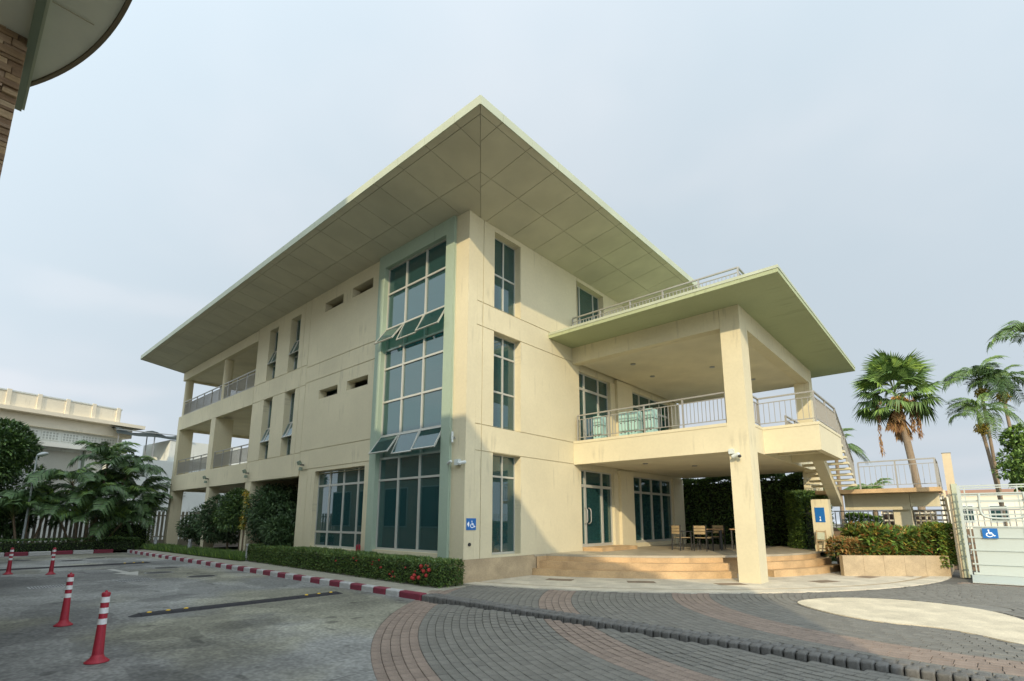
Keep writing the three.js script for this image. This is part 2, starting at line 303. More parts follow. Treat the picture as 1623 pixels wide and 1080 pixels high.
{ // apron of cream slabs round the terrace
  const cx = 11.28, cz = -2.11, a0 = Math.PI - Math.asin(2.13 / 11.5), a1 = Math.PI * 0.515, o = struct('terrace_apron');
  mesh(o, 'apron_slab', annulus(cx, cz, 7.6, 10.88, Math.PI - Math.asin(2.15 / 10.9) + 0.01, a1, 60, 0.012, 0.06), M.apron);
  mesh(o, 'border_line', annulus(cx, cz, 10.89, 11.03, a0, a1, 60, 0.008, 0.06), M.apronTan);
  mesh(o, 'apron_border', annulus(cx, cz, 11.04, 11.5, a0, a1, 60, 0.016, 0.06), M.apron);
  for (const [x, z] of [[2.35, 1.36], [3.37, 3.27], [4.5, 5.2], [6.8, 6.85], [8.95, 7.55], [10.3, 8.35]]) {
    const m = mesh(o, 'inlay_tile', boxGeo(0.42, 0.02, 0.72, x, 0, z), M.inlay, x, 0.0075, z); m.rotation.y = -Math.atan2(z - cz, x - cx);
  }
}
{ // painted kerb, cobbled kerb
  const k = struct('painted_kerb'), blocks = [new RoundedBoxGeometry(0.2, 0.2, 0.51, 3, 0.035), new RoundedBoxGeometry(0.2, 0.2, 0.79, 3, 0.035)], R = rngOf(4);
  let z = 0.76, i = 0;
  while (z > -24.4) { const L = i ? 0.52 : 0.8; const m = mesh(k, 'kerb_block', blocks[i ? 0 : 1], i % 2 ? M.kerbWhite : M.kerbRed, KX + 0.08 + (R() - 0.5) * 0.008, -0.078 + (R() - 0.5) * 0.006, z - L / 2); m.rotation.y = (R() - 0.5) * 0.01; z -= L; i++; }
  const far = struct('painted_kerb'); const fb = new RoundedBoxGeometry(0.83, 0.24, 0.2, 3, 0.035);
  for (let x = -2.5, j = 0; x > -16; x -= 0.84, j++) mesh(far, 'kerb_block', fb, j % 2 ? M.kerbWhite : M.kerbRed, x - 0.42, -0.06, -24.88 + 0.0);
  const c = struct('cobbled_kerb'), sg = [0, 1, 2].map((v) => new RoundedBoxGeometry(0.19, 0.17, 0.118 + 0.006 * v, 3, 0.028)), cm = [0, 1, 2, 3].map((v) => std(0.17 + 0.012 * v, 0.168 + 0.012 * v, 0.155 + 0.012 * v, { map: grit, bumpMap: fineBump, bumpScale: 0.006 }));
  for (let zz = 0.84, j = 0; zz < 13; zz += 0.137, j++) {
    const m = mesh(c, 'kerb_stone', sg[Math.floor(R() * 3)], cm[Math.floor(R() * 4)], KX + 0.085 + (R() - 0.5) * 0.016, -0.082 + (R() - 0.5) * 0.01, zz); m.rotation.set((R() - 0.5) * 0.04, (R() - 0.5) * 0.05, (R() - 0.5) * 0.04);
    const q = mesh(c, 'kerb_stone', sg[Math.floor(R() * 3)], cm[1 + Math.floor(R() * 3)], KX + 0.275 + (R() - 0.5) * 0.01, -0.08 + (R() - 0.5) * 0.008, zz + 0.05); q.rotation.set((R() - 0.5) * 0.03, (R() - 0.5) * 0.05, (R() - 0.5) * 0.03);
  }
}
{ // road furniture painted on or set into the road
  const arrow = flat([[-4.92, -13.2], [-4.72, -13.2], [-4.62, -11.4], [-4.35, -11.5], [-4.72, -9.9], [-5.1, -11.3], [-4.83, -11.35]], -0.116);
  const m = struct('road_marking', arrow, std(0.55, 0.55, 0.5, { map: grit }));
  for (const [x, z] of [[-5.1, -8.5], [-7.0, -8.3]]) {
    const g = thing('drain_grate', x > -6 ? 'iron drain grate set in the road near the worn white arrow' : 'iron drain grate in the road between the arrow and the far pair of posts', 'drain grate', x, -0.12, z);
    box(g, 'frame', M.steel, -0.42, 0.42, -0.01, 0.006, -0.3, 0.3);
    for (let i = -6; i <= 6; i++) box(g, 'slot', M.dark, i * 0.06 - 0.012, i * 0.06 + 0.012, 0.0, 0.009, -0.24, 0.24, true);
  }
  const covers = [[-3.45, -8.2], [-4.0, -10.5], [-4.0, -20.4], [-6.5, -20.9], [-3.3, -12.4], [-5.0, -19.2]];
  covers.forEach(([x, z], i) => {
    const g = thing('manhole_cover', 'dark round manhole cover flush with the concrete road', 'manhole cover', x, -0.12, z, 0, 'manhole covers in the road');
    mesh(g, 'ring', new THREE.CylinderGeometry(0.42, 0.42, 0.012, 32), M.steel, 0, 0.0, 0); mesh(g, 'lid', new THREE.CylinderGeometry(0.36, 0.36, 0.016, 32), std(0.05, 0.05, 0.05, { map: grit, roughness: 0.6 }), 0, 0.0, 0);
  });
  const hump = (x0, x1, z, label) => {
    const g = thing('speed_hump', label, 'speed hump', (x0 + x1) / 2, -0.12, z), L = x1 - x0, s = new THREE.Shape();
    s.moveTo(-0.17, 0); s.lineTo(0.17, 0); s.lineTo(0.13, 0.03); s.quadraticCurveTo(0, 0.062, -0.13, 0.03); s.closePath();
    const n = Math.round(L / 0.5);
    for (let i = 0; i < n; i++) { const e = new THREE.ExtrudeGeometry(s, { depth: L / n - 0.006, bevelEnabled: false }); e.rotateY(Math.PI / 2); mesh(g, 'rubber_section', e, M.rubber, -L / 2 + i * L / n, 0, 0); }
    for (const sx of [-1, 1]) { const e = new THREE.CylinderGeometry(0.01, 0.17, 0.05, 20, 1, false, 0, Math.PI); e.scale(1, 1, 1); const q = mesh(g, 'end_cap', e, M.rubber, sx * L / 2, 0.025, 0); q.rotation.y = sx > 0 ? 0 : Math.PI; 
      for (let i = 0; i < 3; i++) mesh(g, 'yellow_stud', new THREE.SphereGeometry(0.04, 10, 6).scale(1.1, 0.5, 0.7), M.yellow, sx * (L / 2 - 0.14 - i * 0.3), 0.045, 0.03); }
  };
  hump(-6.55, -2.65, -1.6, 'black rubber speed hump with yellow studs, beside the near end of the painted kerb');
  hump(-11.5, -3.2, -15.4, 'long black rubber speed hump behind the pair of red posts by the far kerb');
}
// ---------------------------------------------------------------- red marker posts
{
  const proto = thing('marker_post', 'flexible red post with three white bands, standing in line with the studded speed hump', 'marker post', -7.74, -0.12, 1.74, 0, 'red and white marker posts on the road');
  const lathe = (pts) => new THREE.LatheGeometry(pts.map(([r, y]) => new THREE.Vector2(r, y)), 28);
  mesh(proto, 'base', lathe([[0.0, 0], [0.125, 0], [0.128, 0.012], [0.105, 0.03], [0.075, 0.055], [0.06, 0.09]]), M.red);
  mesh(proto, 'post', lathe([[0.06, 0.09], [0.053, 0.25], [0.046, 0.45], [0.042, 0.78], [0.046, 0.79], [0.046, 0.815], [0.036, 0.828], [0, 0.83]]), M.red);
  for (const y of [0.445, 0.575, 0.705]) mesh(proto, 'white_band', lathe([[0.0485, y], [0.0465, y + 0.068]]), M.bandWhite);
  mesh(proto, 'cap_knob', lathe([[0.014, 0.826], [0.014, 0.845], [0, 0.852]]), M.red);
  const spots = [[-7.63, -1.47, null], [-6.5, -12.36, 'flexible red post with three white bands, in front of the long far speed hump'], [-7.41, -13.36, 'flexible red post with three white bands, in front of the long far speed hump']];
  for (const [x, z, l] of spots) { const c = proto.clone(); c.name = numbered('marker_post'); c.position.set(x, -0.12, z); c.rotation.y = x * 3; c.userData = { ...proto.userData }; if (l) c.userData.label = l; scene.add(c); }
}

// ---------------------------------------------------------------- the main building
const bld = thing('office_building', 'three storey cream office building with upswept flat roof, green framed corner bay and porch', 'building');
const W = M.wall, gv = 0.012;                    // half width of a wall joint
{ // left front (facing -x), core and joint-separated skin
  const slots = [[-13.4, -12.5], [-11.27, -10.36]], vents = [[-8.34, -6.96], [-6.32, -4.96]];
  const holes = [[-8.2, -4.85, 0.66, 3.4]];
  for (const [a, b] of slots) holes.push([a, b, 4.22, 6.98], [a, b, 7.84, 10.27]);
  for (const [a, b] of vents) holes.push([a, b, 6.2, 6.55], [a, b, 9.77, 10.15]);
  plate(bld, 'wall_core', W, 'x', 0.03, 0.3, -9.44, -4.4, 0.0, 3.305, holes);
  plate(bld, 'wall_core', W, 'x', 0.03, 0.3, -14.66, -4.4, 3.305, 10.66, holes);
  const P = (z0, z1, y0, y1) => plate(bld, 'wall_panel', W, 'x', 0, 0.029, z0 + gv, z1 - gv, y0 + gv, y1 - gv, holes);
  const rows = [[0, 3.53], [3.53, 4.26], [4.26, 7.04], [7.04, 7.69], [7.69, 10.67]];
  P(-9.44, -8.76, 0, 3.3); P(-8.76, -4.4, 0, 3.53);
  for (const [a, b] of rows.slice(1)) P(-9.48, -4.4, a, b);
  for (const [a, b] of [[3.3, 4.22], [4.22, 6.98], [6.98, 7.82], [7.82, 10.67]]) { P(-9.98, -9.48, a, b); P(-14.66, -9.98, a, b); }
  // slot windows and vents
  for (const [a, b] of slots) for (const [c, d] of [[4.22, 6.98], [7.84, 10.27]]) {
    glazing(bld, 'slot_window', 'x', 0.29, a, b, c, d, [(a + b) / 2 - 0.1], [c + 0.75, c + 1.45], { open: [1], angle: [0.35, 0.35] });
    box(bld, 'room_wall', M.interiorDark, 1.6, 1.65, c - 0.1, d + 0.1, a - 0.6, b + 0.6);
  }
  for (const [a, b] of vents) for (const [c, d] of [[6.2, 6.55], [9.77, 10.15]]) {
    const v = part(bld, 'vent_opening');
    box(v, 'bar', M.frame, 0.2, 0.23, c + 0.07, c + 0.1, a, b); box(v, 'bar', M.frame, 0.2, 0.23, c + 0.0, c + 0.03, a, b);
  }
  const gw = glazing(bld, 'ground_window', 'x', 0.2, -8.2, -4.85, 0.66, 3.4, [-7.35, -6.4, -5.47], [1.2, 2.86], { fw: 0.07 });
  // slab edges over the open storeys
  box(bld, 'slab_edge', W, 0.0, 0.28, 3.3, 4.21, -25.73, -14.68); box(bld, 'slab_edge', W, 0.0, 0.28, 6.96, 7.81, -25.73, -14.68); box(bld, 'slab_edge', W, 0.0, 0.28, 10.1, 10.62, -25.73, -14.68);
  box(bld, 'slab_edge', W, 0.3, 9.4, 3.3, 4.2, -25.73, -25.48); box(bld, 'slab_edge', W, 0.3, 9.4, 6.96, 7.8, -25.73, -25.48); box(bld, 'slab_edge', W, 0.3, 9.4, 10.1, 10.5, -25.73, -25.48);
  // floor slabs
  box(bld, 'floor_slab', M.ceiling, 0.29, 9.4, 3.45, 4.15, -25.47, -0.34); box(bld, 'floor_slab', M.ceiling, 0.29, 9.4, 7.1, 7.75, -25.47, -0.34); box(bld, 'floor_slab', M.floorTile, 0.34, 9.4, 0.3, 0.6, -14.6, -0.34);
  box(bld, 'ceiling_slab', M.ceiling, 0.29, 9.4, 10.2, 10.45, -25.47, -0.34);
  // columns of the open storeys
  for (const [z0, z1, d] of [[-25.73, -25.3, 0.6], [-19.62, -19.18, 0.5], [-14.62, -14.0, 0.55]]) { box(bld, 'column', W, 0.012, d, -0.1, 3.3, z0, z1); }
  for (const [z0, z1, d] of [[-25.73, -25.28, 0.75], [-20.0, -19.35, 0.9]]) box(bld, 'column', W, 0.012, d, 4.21, 6.96, z0, z1);
  for (const z of [-25.5, -19.1]) mesh(bld, 'column', new THREE.CylinderGeometry(0.22, 0.22, 2.3, 20), W, 0.3, 8.96, z);
  for (const z of [-25.5, -19.4]) for (const [a, b] of [[-0.1, 3.45], [4.15, 7.1], [7.75, 10.2]]) box(bld, 'column', W, 8.6, 9.05, a, b, z - 0.2, z + 0.22);
  // walls behind the open storeys
  plate(bld, 'rear_wall', W, 'x', 3.6, 0.2, -20.2, -14.66, 4.15, 7.1, [[-18.6, -15.4, 4.9, 6.5]]); glazing(bld, 'loggia_window', 'x', 3.72, -18.6, -15.4, 4.9, 6.5, [-17.5, -16.4], [5.9]);
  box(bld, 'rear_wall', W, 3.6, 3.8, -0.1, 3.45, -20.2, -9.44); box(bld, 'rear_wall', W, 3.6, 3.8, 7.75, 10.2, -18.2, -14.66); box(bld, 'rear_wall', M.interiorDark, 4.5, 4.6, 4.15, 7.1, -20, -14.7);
  box(bld, 'end_wall', W, 0.34, 9.4, -0.1, 10.2, -14.66, -14.4); box(bld, 'side_wall', W, 0.34, 3.6, -0.1, 3.45, -9.7, -9.46);
  const dr = part(bld, 'rear_door'); box(dr, 'frame', M.frame, 3.5, 3.597, 0, 2.4, -12.1, -11); box(dr, 'pane', M.tealGlass, 3.48, 3.499, 0.1, 2.3, -12.02, -11.08);
  // rear and inside walls
  box(bld, 'rear_wall', W, 9.2, 9.4, 0.6, 10.2, -14.4, -0.35);
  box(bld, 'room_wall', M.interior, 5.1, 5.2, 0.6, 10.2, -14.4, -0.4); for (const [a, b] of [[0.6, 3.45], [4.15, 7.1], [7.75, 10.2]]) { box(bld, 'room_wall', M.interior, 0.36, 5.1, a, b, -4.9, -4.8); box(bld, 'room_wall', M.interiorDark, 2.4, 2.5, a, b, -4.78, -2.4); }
}
{ // corner pilaster, green framed bay
  box(bld, 'pilaster', W, 0, 0.36, 0.597, 10.66, -0.56, -0.001);
  box(bld, 'plinth', M.plinth, -0.015, 2.83, -0.1, 0.594, -0.56, 0.015); box(bld, 'plinth', M.plinth, 2.831, 5.5, -0.1, 0.59, -0.3, -0.004);
  const bay = part(bld, 'corner_bay'), G = M.mint;
  box(bay, 'jamb', G, -0.09, 0.34, 0.0, 10.66, -4.47, -4.11); box(bay, 'jamb', G, -0.09, 0.34, 0.0, 10.66, -0.93, -0.561);
  box(bay, 'header', G, -0.088, 0.34, 10.17, 10.66, -4.11, -0.93); box(bay, 'sill_wall', W, -0.05, 0.34, 0.0, 0.72, -4.11, -0.93);
  glazing(bld, 'bay_window', 'x', 0.11, -4.11, -0.93, 0.72, 10.17, [-3.08, -2.04], [2.86, 3.55, 4.29, 5.42, 6.55, 7.2, 7.96, 9.22], { open: [2, 6], angle: [0.62, 0.42, 0.5], fw: 0.06, fd: 0.1 });
  for (const [c, d] of [[3.45, 4.15], [7.1, 7.75]]) box(bld, 'floor_edge', M.interior, 0.22, 0.29, c, d, -4.1, -0.94);
  // small fittings
  const lamp = part(bld, 'wall_lamp'); mesh(lamp, 'tube', new THREE.CylinderGeometry(0.035, 0.035, 0.3, 12), M.white, -0.09, 3.87, -0.44); box(lamp, 'bracket', M.steel, -0.09, 0, 3.83, 3.88, -0.455, -0.42);
  const cc = part(bld, 'security_camera'); box(cc, 'junction_box', M.white, -0.1, -0.001, 3.08, 3.24, -0.33, -0.16);
  for (const [x, y, z, r] of [[-0.15, 3.16, -0.46, 0.3], [-0.12, 3.13, 0.0, -0.9]]) { const b = mesh(cc, 'camera_body', new THREE.CapsuleGeometry(0.045, 0.16, 4, 10), M.white, x, y, z); b.rotation.set(Math.PI / 2 - 0.25, 0, r); }
  const ol = part(bld, 'wall_outlet'); mesh(ol, 'socket', new THREE.CylinderGeometry(0.045, 0.045, 0.03, 16).rotateX(Math.PI / 2), M.dark, 0.2, 0.98, 0.016);
  const pipeM = mesh(bld, 'downpipe', new THREE.CylinderGeometry(0.014, 0.014, 9.8, 8), M.fascia, -0.016, 5.7, -0.548);
  for (const z of [-9.1, -14.3, -19.4, -25.5]) { const s = part(bld, 'spot_lamp'); box(s, 'arm', M.dark, -0.16, 0, 3.68, 3.73, z - 0.02, z + 0.02); const q = mesh(s, 'head', new THREE.CylinderGeometry(0.07, 0.09, 0.14, 12), M.steelGreen, -0.2, 3.78, z); q.rotation.z = 0.5; mesh(s, 'head_low', new THREE.CylinderGeometry(0.06, 0.08, 0.12, 12), M.steelGreen, -0.12, 3.55, z); }
}
{ // right front (facing +z)
  const wins = [[1.07, 2.29, 0.66, 3.51], [1.07, 2.29, 4.27, 7.18], [1.07, 2.29, 7.92, 10.43], [5.47, 7.37, 7.7, 10.45]];
  plate(bld, 'wall_core', W, 'z', -0.03, 0.3, 0.361, 5.53, 0.597, 10.66, wins); plate(bld, 'wall_core', W, 'z', -0.03, 0.3, 5.53, 9.4, 7.1, 10.6, wins);
  const P = (a, b, c, d) => plate(bld, 'wall_panel', W, 'z', 0, 0.029, a + gv, b - gv, c + gv, d - gv, wins);
  const rows = [[0.585, 3.52], [3.52, 4.27], [4.27, 7.18], [7.18, 7.92], [7.92, 10.66]];
  for (const [c, d] of rows) { P(0.35, 0.6, c, d); P(0.6, 5.53, c, d); } P(5.53, 9.4, 7.85, 10.66);
  box(bld, 'wall_band', W, 5.53, 13.9, 3.38, 3.6, -0.3, -0.02); box(bld, 'wall_band', W, 5.53, 13.9, 6.95, 7.6, -0.3, -0.02); box(bld, 'end_return', W, 5.33, 5.528, 0.6, 3.5, -0.32, -0.031);
  glazing(bld, 'tall_window', 'z', -0.27, 1.07, 2.29, 0.66, 3.51, [1.72], [2.87]); glazing(bld, 'tall_window', 'z', -0.27, 1.07, 2.29, 4.27, 7.18, [1.72], [5.41, 6.55]); glazing(bld, 'tall_window', 'z', -0.27, 1.07, 2.29, 7.92, 10.43, [1.72], [9.18]);
  glazing(bld, 'terrace_door', 'z', -0.26, 5.47, 7.37, 7.86, 10.45, [6.0, 6.95], []);
  // entrance glazing
  glazing(bld, 'entrance_glazing', 'z', -0.14, 5.53, 7.69, 0.72, 3.38, [5.9, 7.0], [2.82], { fw: 0.1, fd: 0.1 });
  const hd = part(bld, 'door_handle'); for (const x of [5.83, 6.06]) pipe(hd, 'pull_bar', M.rail, [V(x, 1.5, -0.09), V(x, 1.55, 0.0), V(x, 1.78, 0.02), V(x, 2.0, 0.0), V(x, 2.05, -0.09)], 0.018, 16, 8);
  box(bld, 'pier', W, 7.69, 8.0, 0.6, 3.38, -0.3, 0.02); box(bld, 'pier', W, 8.0, 9.0, 0.6, 3.5, -0.3, 0.14); box(bld, 'pier', W, 12.8, 13.9, 0.6, 3.5, -0.3, 0.06);
  glazing(bld, 'lobby_glazing', 'z', -0.1, 9.0, 12.8, 0.75, 3.38, [9.95, 10.9, 11.85], [2.75], { fw: 0.09, fd: 0.1 }); box(bld, 'lobby_sill', W, 9.0, 12.8, 0.6, 0.75, -0.25, 0.02);
  box(bld, 'door_threshold', M.step, 5.55, 7.95, 0.6, 0.72, -0.2, 0.75);
  glazing(bld, 'balcony_glazing', 'z', -0.14, 5.58, 7.65, 4.2, 6.95, [6.0, 6.95], [6.35], { fw: 0.09 }); box(bld, 'pier', W, 7.65, 8.0, 4.2, 6.95, -0.3, 0.02); box(bld, 'pier', W, 8.0, 9.2, 4.2, 7.1, -0.3, 0.14);
  glazing(bld, 'balcony_glazing', 'z', -0.1, 9.2, 13.0, 4.2, 6.95, [10.15, 11.1, 12.05], [6.35], { fw: 0.09 }); box(bld, 'pier', W, 13.0, 13.9, 4.2, 7.1, -0.3, 0.06);
  // rooms behind the lobby
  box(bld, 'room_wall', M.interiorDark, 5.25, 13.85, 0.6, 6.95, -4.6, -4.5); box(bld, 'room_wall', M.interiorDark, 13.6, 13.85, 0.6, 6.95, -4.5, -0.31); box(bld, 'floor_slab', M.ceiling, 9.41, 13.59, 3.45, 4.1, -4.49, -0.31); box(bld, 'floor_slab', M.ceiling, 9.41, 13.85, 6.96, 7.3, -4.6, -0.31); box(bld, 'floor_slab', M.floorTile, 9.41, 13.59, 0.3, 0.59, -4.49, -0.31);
}
// ---------------------------------------------------------------- roof: upswept soffit in panels, hip at the corner
{
  const roof = part(bld, 'roof'), EX = -2.297, EZ = 2.74, FAR = -25.85, RX = 10.6, DEP = 2.74, K = 0.153;
  const yS = (x, z) => 11.0 - K * Math.min(DEP, Math.max(0, Math.min(x - EX, EZ - z)));
  const clip = (poly, a, b, c) => {              // keep a x + b z <= c
    const out = []; for (let i = 0; i < poly.length; i++) { const p = poly[i], q = poly[(i + 1) % poly.length], fp = a * p[0] + b * p[1] - c, fq = a * q[0] + b * q[1] - c; if (fp <= 0) out.push(p); if (fp * fq < 0) { const t = fp / (fp - fq); out.push([p[0] + (q[0] - p[0]) * t, p[1] + (q[1] - p[1]) * t]); } } return out;
  };
  const prism = (poly, lo, hi) => {
    const s = poly.map(([x, z]) => new THREE.Vector2(x, z)), ccw = THREE.ShapeUtils.area(s) > 0 ? poly : [...poly].reverse(), n = ccw.length, p = [], uv = [];
    const put = (i, f) => { p.push(ccw[i][0], f(...ccw[i]), ccw[i][1]); uv.push(ccw[i][0], ccw[i][1]); };
    for (let i = 1; i + 1 < n; i++) { put(0, lo); put(i, lo); put(i + 1, lo); put(0, hi); put(i + 1, hi); put(i, hi); }
    for (let i = 0; i < n; i++) { const j = (i + 1) % n; put(i, lo); put(i, hi); put(j, hi); put(i, lo); put(j, hi); put(j, lo); }
    const g = new THREE.BufferGeometry(); g.setAttribute('position', new THREE.Float32BufferAttribute(p, 3)); g.setAttribute('uv', new THREE.Float32BufferAttribute(uv, 2)); g.computeVertexNormals(); return g;
  };
  const offs = [0.015, 0.2, 1.45, DEP], g = 0.007, mats = [0, 1, 2].map((i) => { const m = M.soffit.clone(); m.color.multiplyScalar(0.97 + 0.03 * i); return m; });
  const hipC = EX + EZ, R = rngOf(12);           // left of the hip: x + z < EX + EZ
  const panel = (poly) => { if (poly.length > 2) mesh(roof, 'soffit_panel', prism(poly, (x, z) => yS(x, z), (x, z) => yS(x, z) + 0.012), mats[Math.floor(R() * 3)]); };
  const zs = [EZ - 0.02, 1.86, 0.73]; while (zs[zs.length - 1] > FAR + 1.2) zs.push(zs[zs.length - 1] - 1.13); zs.push(FAR + 0.02);
  for (let i = 0; i + 1 < zs.length; i++) for (let k = 0; k < 3; k++) { let q = [[EX + offs[k] + g, zs[i + 1] + g], [EX + offs[k + 1] - g, zs[i + 1] + g], [EX + offs[k + 1] - g, zs[i] - g], [EX + offs[k] + g, zs[i] - g]]; panel(clip(q, 1, 1, hipC - 0.008)); }
  const xs = [EX + 0.02, -1.54, -0.45]; while (xs[xs.length - 1] < RX - 1.2) xs.push(xs[xs.length - 1] + 1.13); xs.push(RX - 0.02);
  for (let i = 0; i + 1 < xs.length; i++) for (let k = 0; k < 3; k++) { let q = [[xs[i] + g, EZ - offs[k] - g], [xs[i + 1] - g, EZ - offs[k] - g], [xs[i + 1] - g, EZ - offs[k + 1] + g], [xs[i] + g, EZ - offs[k + 1] + g]]; panel(clip(q, -1, -1, -hipC - 0.008)); }
  // roof body above the panels
  const lo = (x, z) => yS(x, z) + 0.03, hi = () => 11.19;
  mesh(roof, 'roof_body', prism([[EX + 0.012, FAR + 0.01], [EX + DEP, FAR + 0.01], [EX + DEP, EZ - DEP], [EX + 0.012, EZ - 0.012]], lo, hi), M.darkGap);
  mesh(roof, 'roof_body', prism([[EX + 0.014, EZ - 0.012], [EX + DEP, EZ - DEP], [RX - 0.01, EZ - DEP], [RX - 0.01, EZ - 0.012]], lo, hi), M.darkGap);
  mesh(roof, 'roof_deck', prism([[EX + DEP + 0.002, FAR], [RX, FAR], [RX, EZ - DEP - 0.002], [EX + DEP + 0.002, EZ - DEP - 0.002]], () => 10.66, () => 11.18), M.fascia);
  // fascia in lengths
  for (let i = 0; i + 1 < zs.length; i++) box(roof, 'fascia_panel', M.fascia, EX - 0.012, EX + 0.011, 10.985, 11.215, zs[i + 1] + 0.004, i ? zs[i] - 0.004 : EZ + 0.0);
  for (let i = 0; i + 1 < xs.length; i++) box(roof, 'fascia_panel', M.fascia, i ? xs[i] + 0.004 : EX + 0.012, xs[i + 1] - 0.004, 10.985, 11.215, EZ - 0.011, EZ + 0.012);
  mesh(roof, 'end_fascia', prism([[EX, FAR - 0.02], [EX + DEP, FAR - 0.02], [EX + DEP, FAR + 0.009], [EX, FAR + 0.009]], (x, z) => 10.985 - K * (x - EX), () => 11.215), M.fascia);
  mesh(roof, 'end_fascia', prism([[RX - 0.009, EZ - DEP], [RX + 0.02, EZ - DEP], [RX + 0.02, EZ], [RX - 0.009, EZ]], (x, z) => 10.985 - K * (EZ - z), () => 11.215), M.fascia);
}
// ---------------------------------------------------------------- porch: canopy, columns, balcony, stair
{
  const can = part(bld, 'canopy'); box(can, 'canopy_slab', M.canopy, 3.74, 15.1, 7.685, 7.85, 0.002, 7.16); box(can, 'edge_trim', M.fascia, 3.73, 15.11, 7.80, 7.87, 7.161, 7.175); box(can, 'edge_trim', M.fascia, 3.725, 3.739, 7.79, 7.87, 0.01, 7.175);
  box(bld, 'porch_beam', W, 5.1, 5.45, 7.1, 7.684, 0.01, 5.2); box(bld, 'porch_beam', W, 5.75, 13.4, 7.1, 7.684, 5.4, 5.758);
  box(bld, 'porch_ceiling', M.ceiling, 5.451, 13.9, 7.13, 7.25, 0.15, 5.399);
  box(bld, 'porch_column', W, 5.1, 5.745, 0.0, 7.684, 5.21, 5.76); box(bld, 'porch_column', W, 13.4, 13.95, 0.0, 7.684, 5.21, 5.76);
  // balcony
  const bal = part(bld, 'balcony');
  box(bal, 'slab_face', W, 5.1, 5.3, 3.5, 4.22, 0.003, 5.209); box(bal, 'slab_cap', W, 5.085, 5.32, 4.222, 4.31, 0.004, 5.209);
  box(bal, 'slab_face', W, 5.746, 13.4, 3.5, 4.22, 5.56, 5.757); box(bal, 'slab_cap', W, 5.747, 6.449, 4.222, 4.3, 5.54, 5.77);
  box(bal, 'floor', M.ceiling, 5.301, 13.9, 3.56, 4.19, 0.15, 5.559);
  box(bal, 'landing_face', W, 6.45, 6.6, 3.52, 4.22, 5.758, 7.199); box(bal, 'landing_face', W, 6.601, 9.6, 3.52, 4.22, 7.05, 7.199); box(bal, 'landing_face', W, 9.45, 9.6, 3.52, 4.1, 5.758, 7.049); box(bal, 'landing_floor', W, 6.601, 9.449, 3.85, 4.18, 5.758, 7.049);
  box(bal, 'landing_beam', W, 7.8, 8.0, 3.6, 3.849, 5.758, 7.049); box(bal, 'slab_cap', W, 6.435, 6.62, 4.222, 4.3, 5.772, 7.215); box(bal, 'slab_cap', W, 6.621, 9.6, 4.222, 4.3, 7.035, 7.215);
  const rails = [railing(bld, [[5.2, 0.12], [5.2, 5.18]], 4.31, 0.9, { bay: 1.27 }), railing(bld, [[5.76, 5.66], [6.54, 5.66], [6.54, 7.12], [9.5, 7.12], [12.0, 7.12, -1.5]], 4.3, 0.88, { bay: 1.5, gap: 0.15 }),
    railing(bld, [[9.6, 5.66], [13.4, 5.66]], 4.2, 0.95, { merge: true }), railing(bld, [[13.8, 0.2], [13.8, 5.2]], 4.2, 0.95, { merge: true }), railing(bld, [[5.05, 0.1], [5.05, 5.85], [12.5, 5.85]], 7.85, 0.92, { bay: 1.25 })];
  // stair
  const st = part(bld, 'outside_stair');
  for (let i = 1; i < 9; i++) { const x = 9.6 + i * 0.267, y = 4.2 - i * 0.167; box(st, 'tread', W, x - 0.267, x + 0.03, y - 0.07, y, 5.85, 7.2, true); }
  const spine = (x0, y0, x1, y1, z0, z1, h) => { const s = new THREE.Shape(); s.moveTo(x0, y0); s.lineTo(x1, y1); s.lineTo(x1, y1 - h); s.lineTo(x0, y0 - h); s.closePath(); const g = new THREE.ExtrudeGeometry(s, { depth: z1 - z0, bevelEnabled: false }); g.translate(0, 0, z0); return g; };
  mesh(st, 'spine_beam', spine(9.61, 3.97, 12.2, 2.45, 6.3, 6.62, 0.33), W);
  box(st, 'landing', M.step, 12.0, 13.6, 2.56, 2.7, 5.85, 9.4); box(st, 'landing_beam', W, 12.85, 13.1, 2.0, 2.559, 6.6, 8.5); box(st, 'landing_beam', W, 12.95, 13.25, 2.1, 2.559, 8.51, 9.3); box(st, 'landing_post', W, 13.0, 13.3, 0.5, 2.1, 8.0, 8.5);
  for (let i = 1; i < 12; i++) { const x = 13.6 + i * 0.27, y = 2.7 - i * 0.17; box(st, 'tread', W, x - 0.27, x + 0.03, y - 0.06, y, 8.46, 9.4, true); }
  for (const z of [8.4, 9.4]) mesh(st, 'stringer', spine(13.6, 2.66, 16.8, 0.66, z, z + 0.06, 0.25), W);
  rails.push(railing(bld, [[12.06, 7.25], [12.06, 9.34], [13.6, 9.34], [16.6, 9.34, -1.9]], 2.7, 0.93, { bay: 1.05, gap: 0.16 }));
  const pil = part(bld, 'stair_pillar'); box(pil, 'pillar', W, 11.0, 11.4, 0.6, 2.35, 5.88, 6.4);
  // ceiling downlights
  for (const [x, y, z] of [[6.6, 7.13, 1.6], [8.8, 7.13, 3.6], [8.5, 7.13, 1.4], [11.5, 7.13, 4.2], [6.8, 3.56, 1.8], [8.6, 3.56, 2.8], [9.8, 3.56, 4.0]]) mesh(bld, 'downlight', new THREE.CylinderGeometry(0.09, 0.09, 0.03, 18), M.steel, x, y - 0.012, z);
  const c2 = part(bld, 'security_camera'); box(c2, 'mount', M.white, 5.0, 5.099, 3.42, 3.56, 5.22, 5.36); const cb = mesh(c2, 'camera_body', new THREE.CapsuleGeometry(0.055, 0.14, 4, 10), M.white, 4.95, 3.36, 5.42); cb.rotation.x = 1.2; mesh(c2, 'lens', new THREE.SphereGeometry(0.045, 10, 8), M.dark, 4.94, 3.33, 5.53);
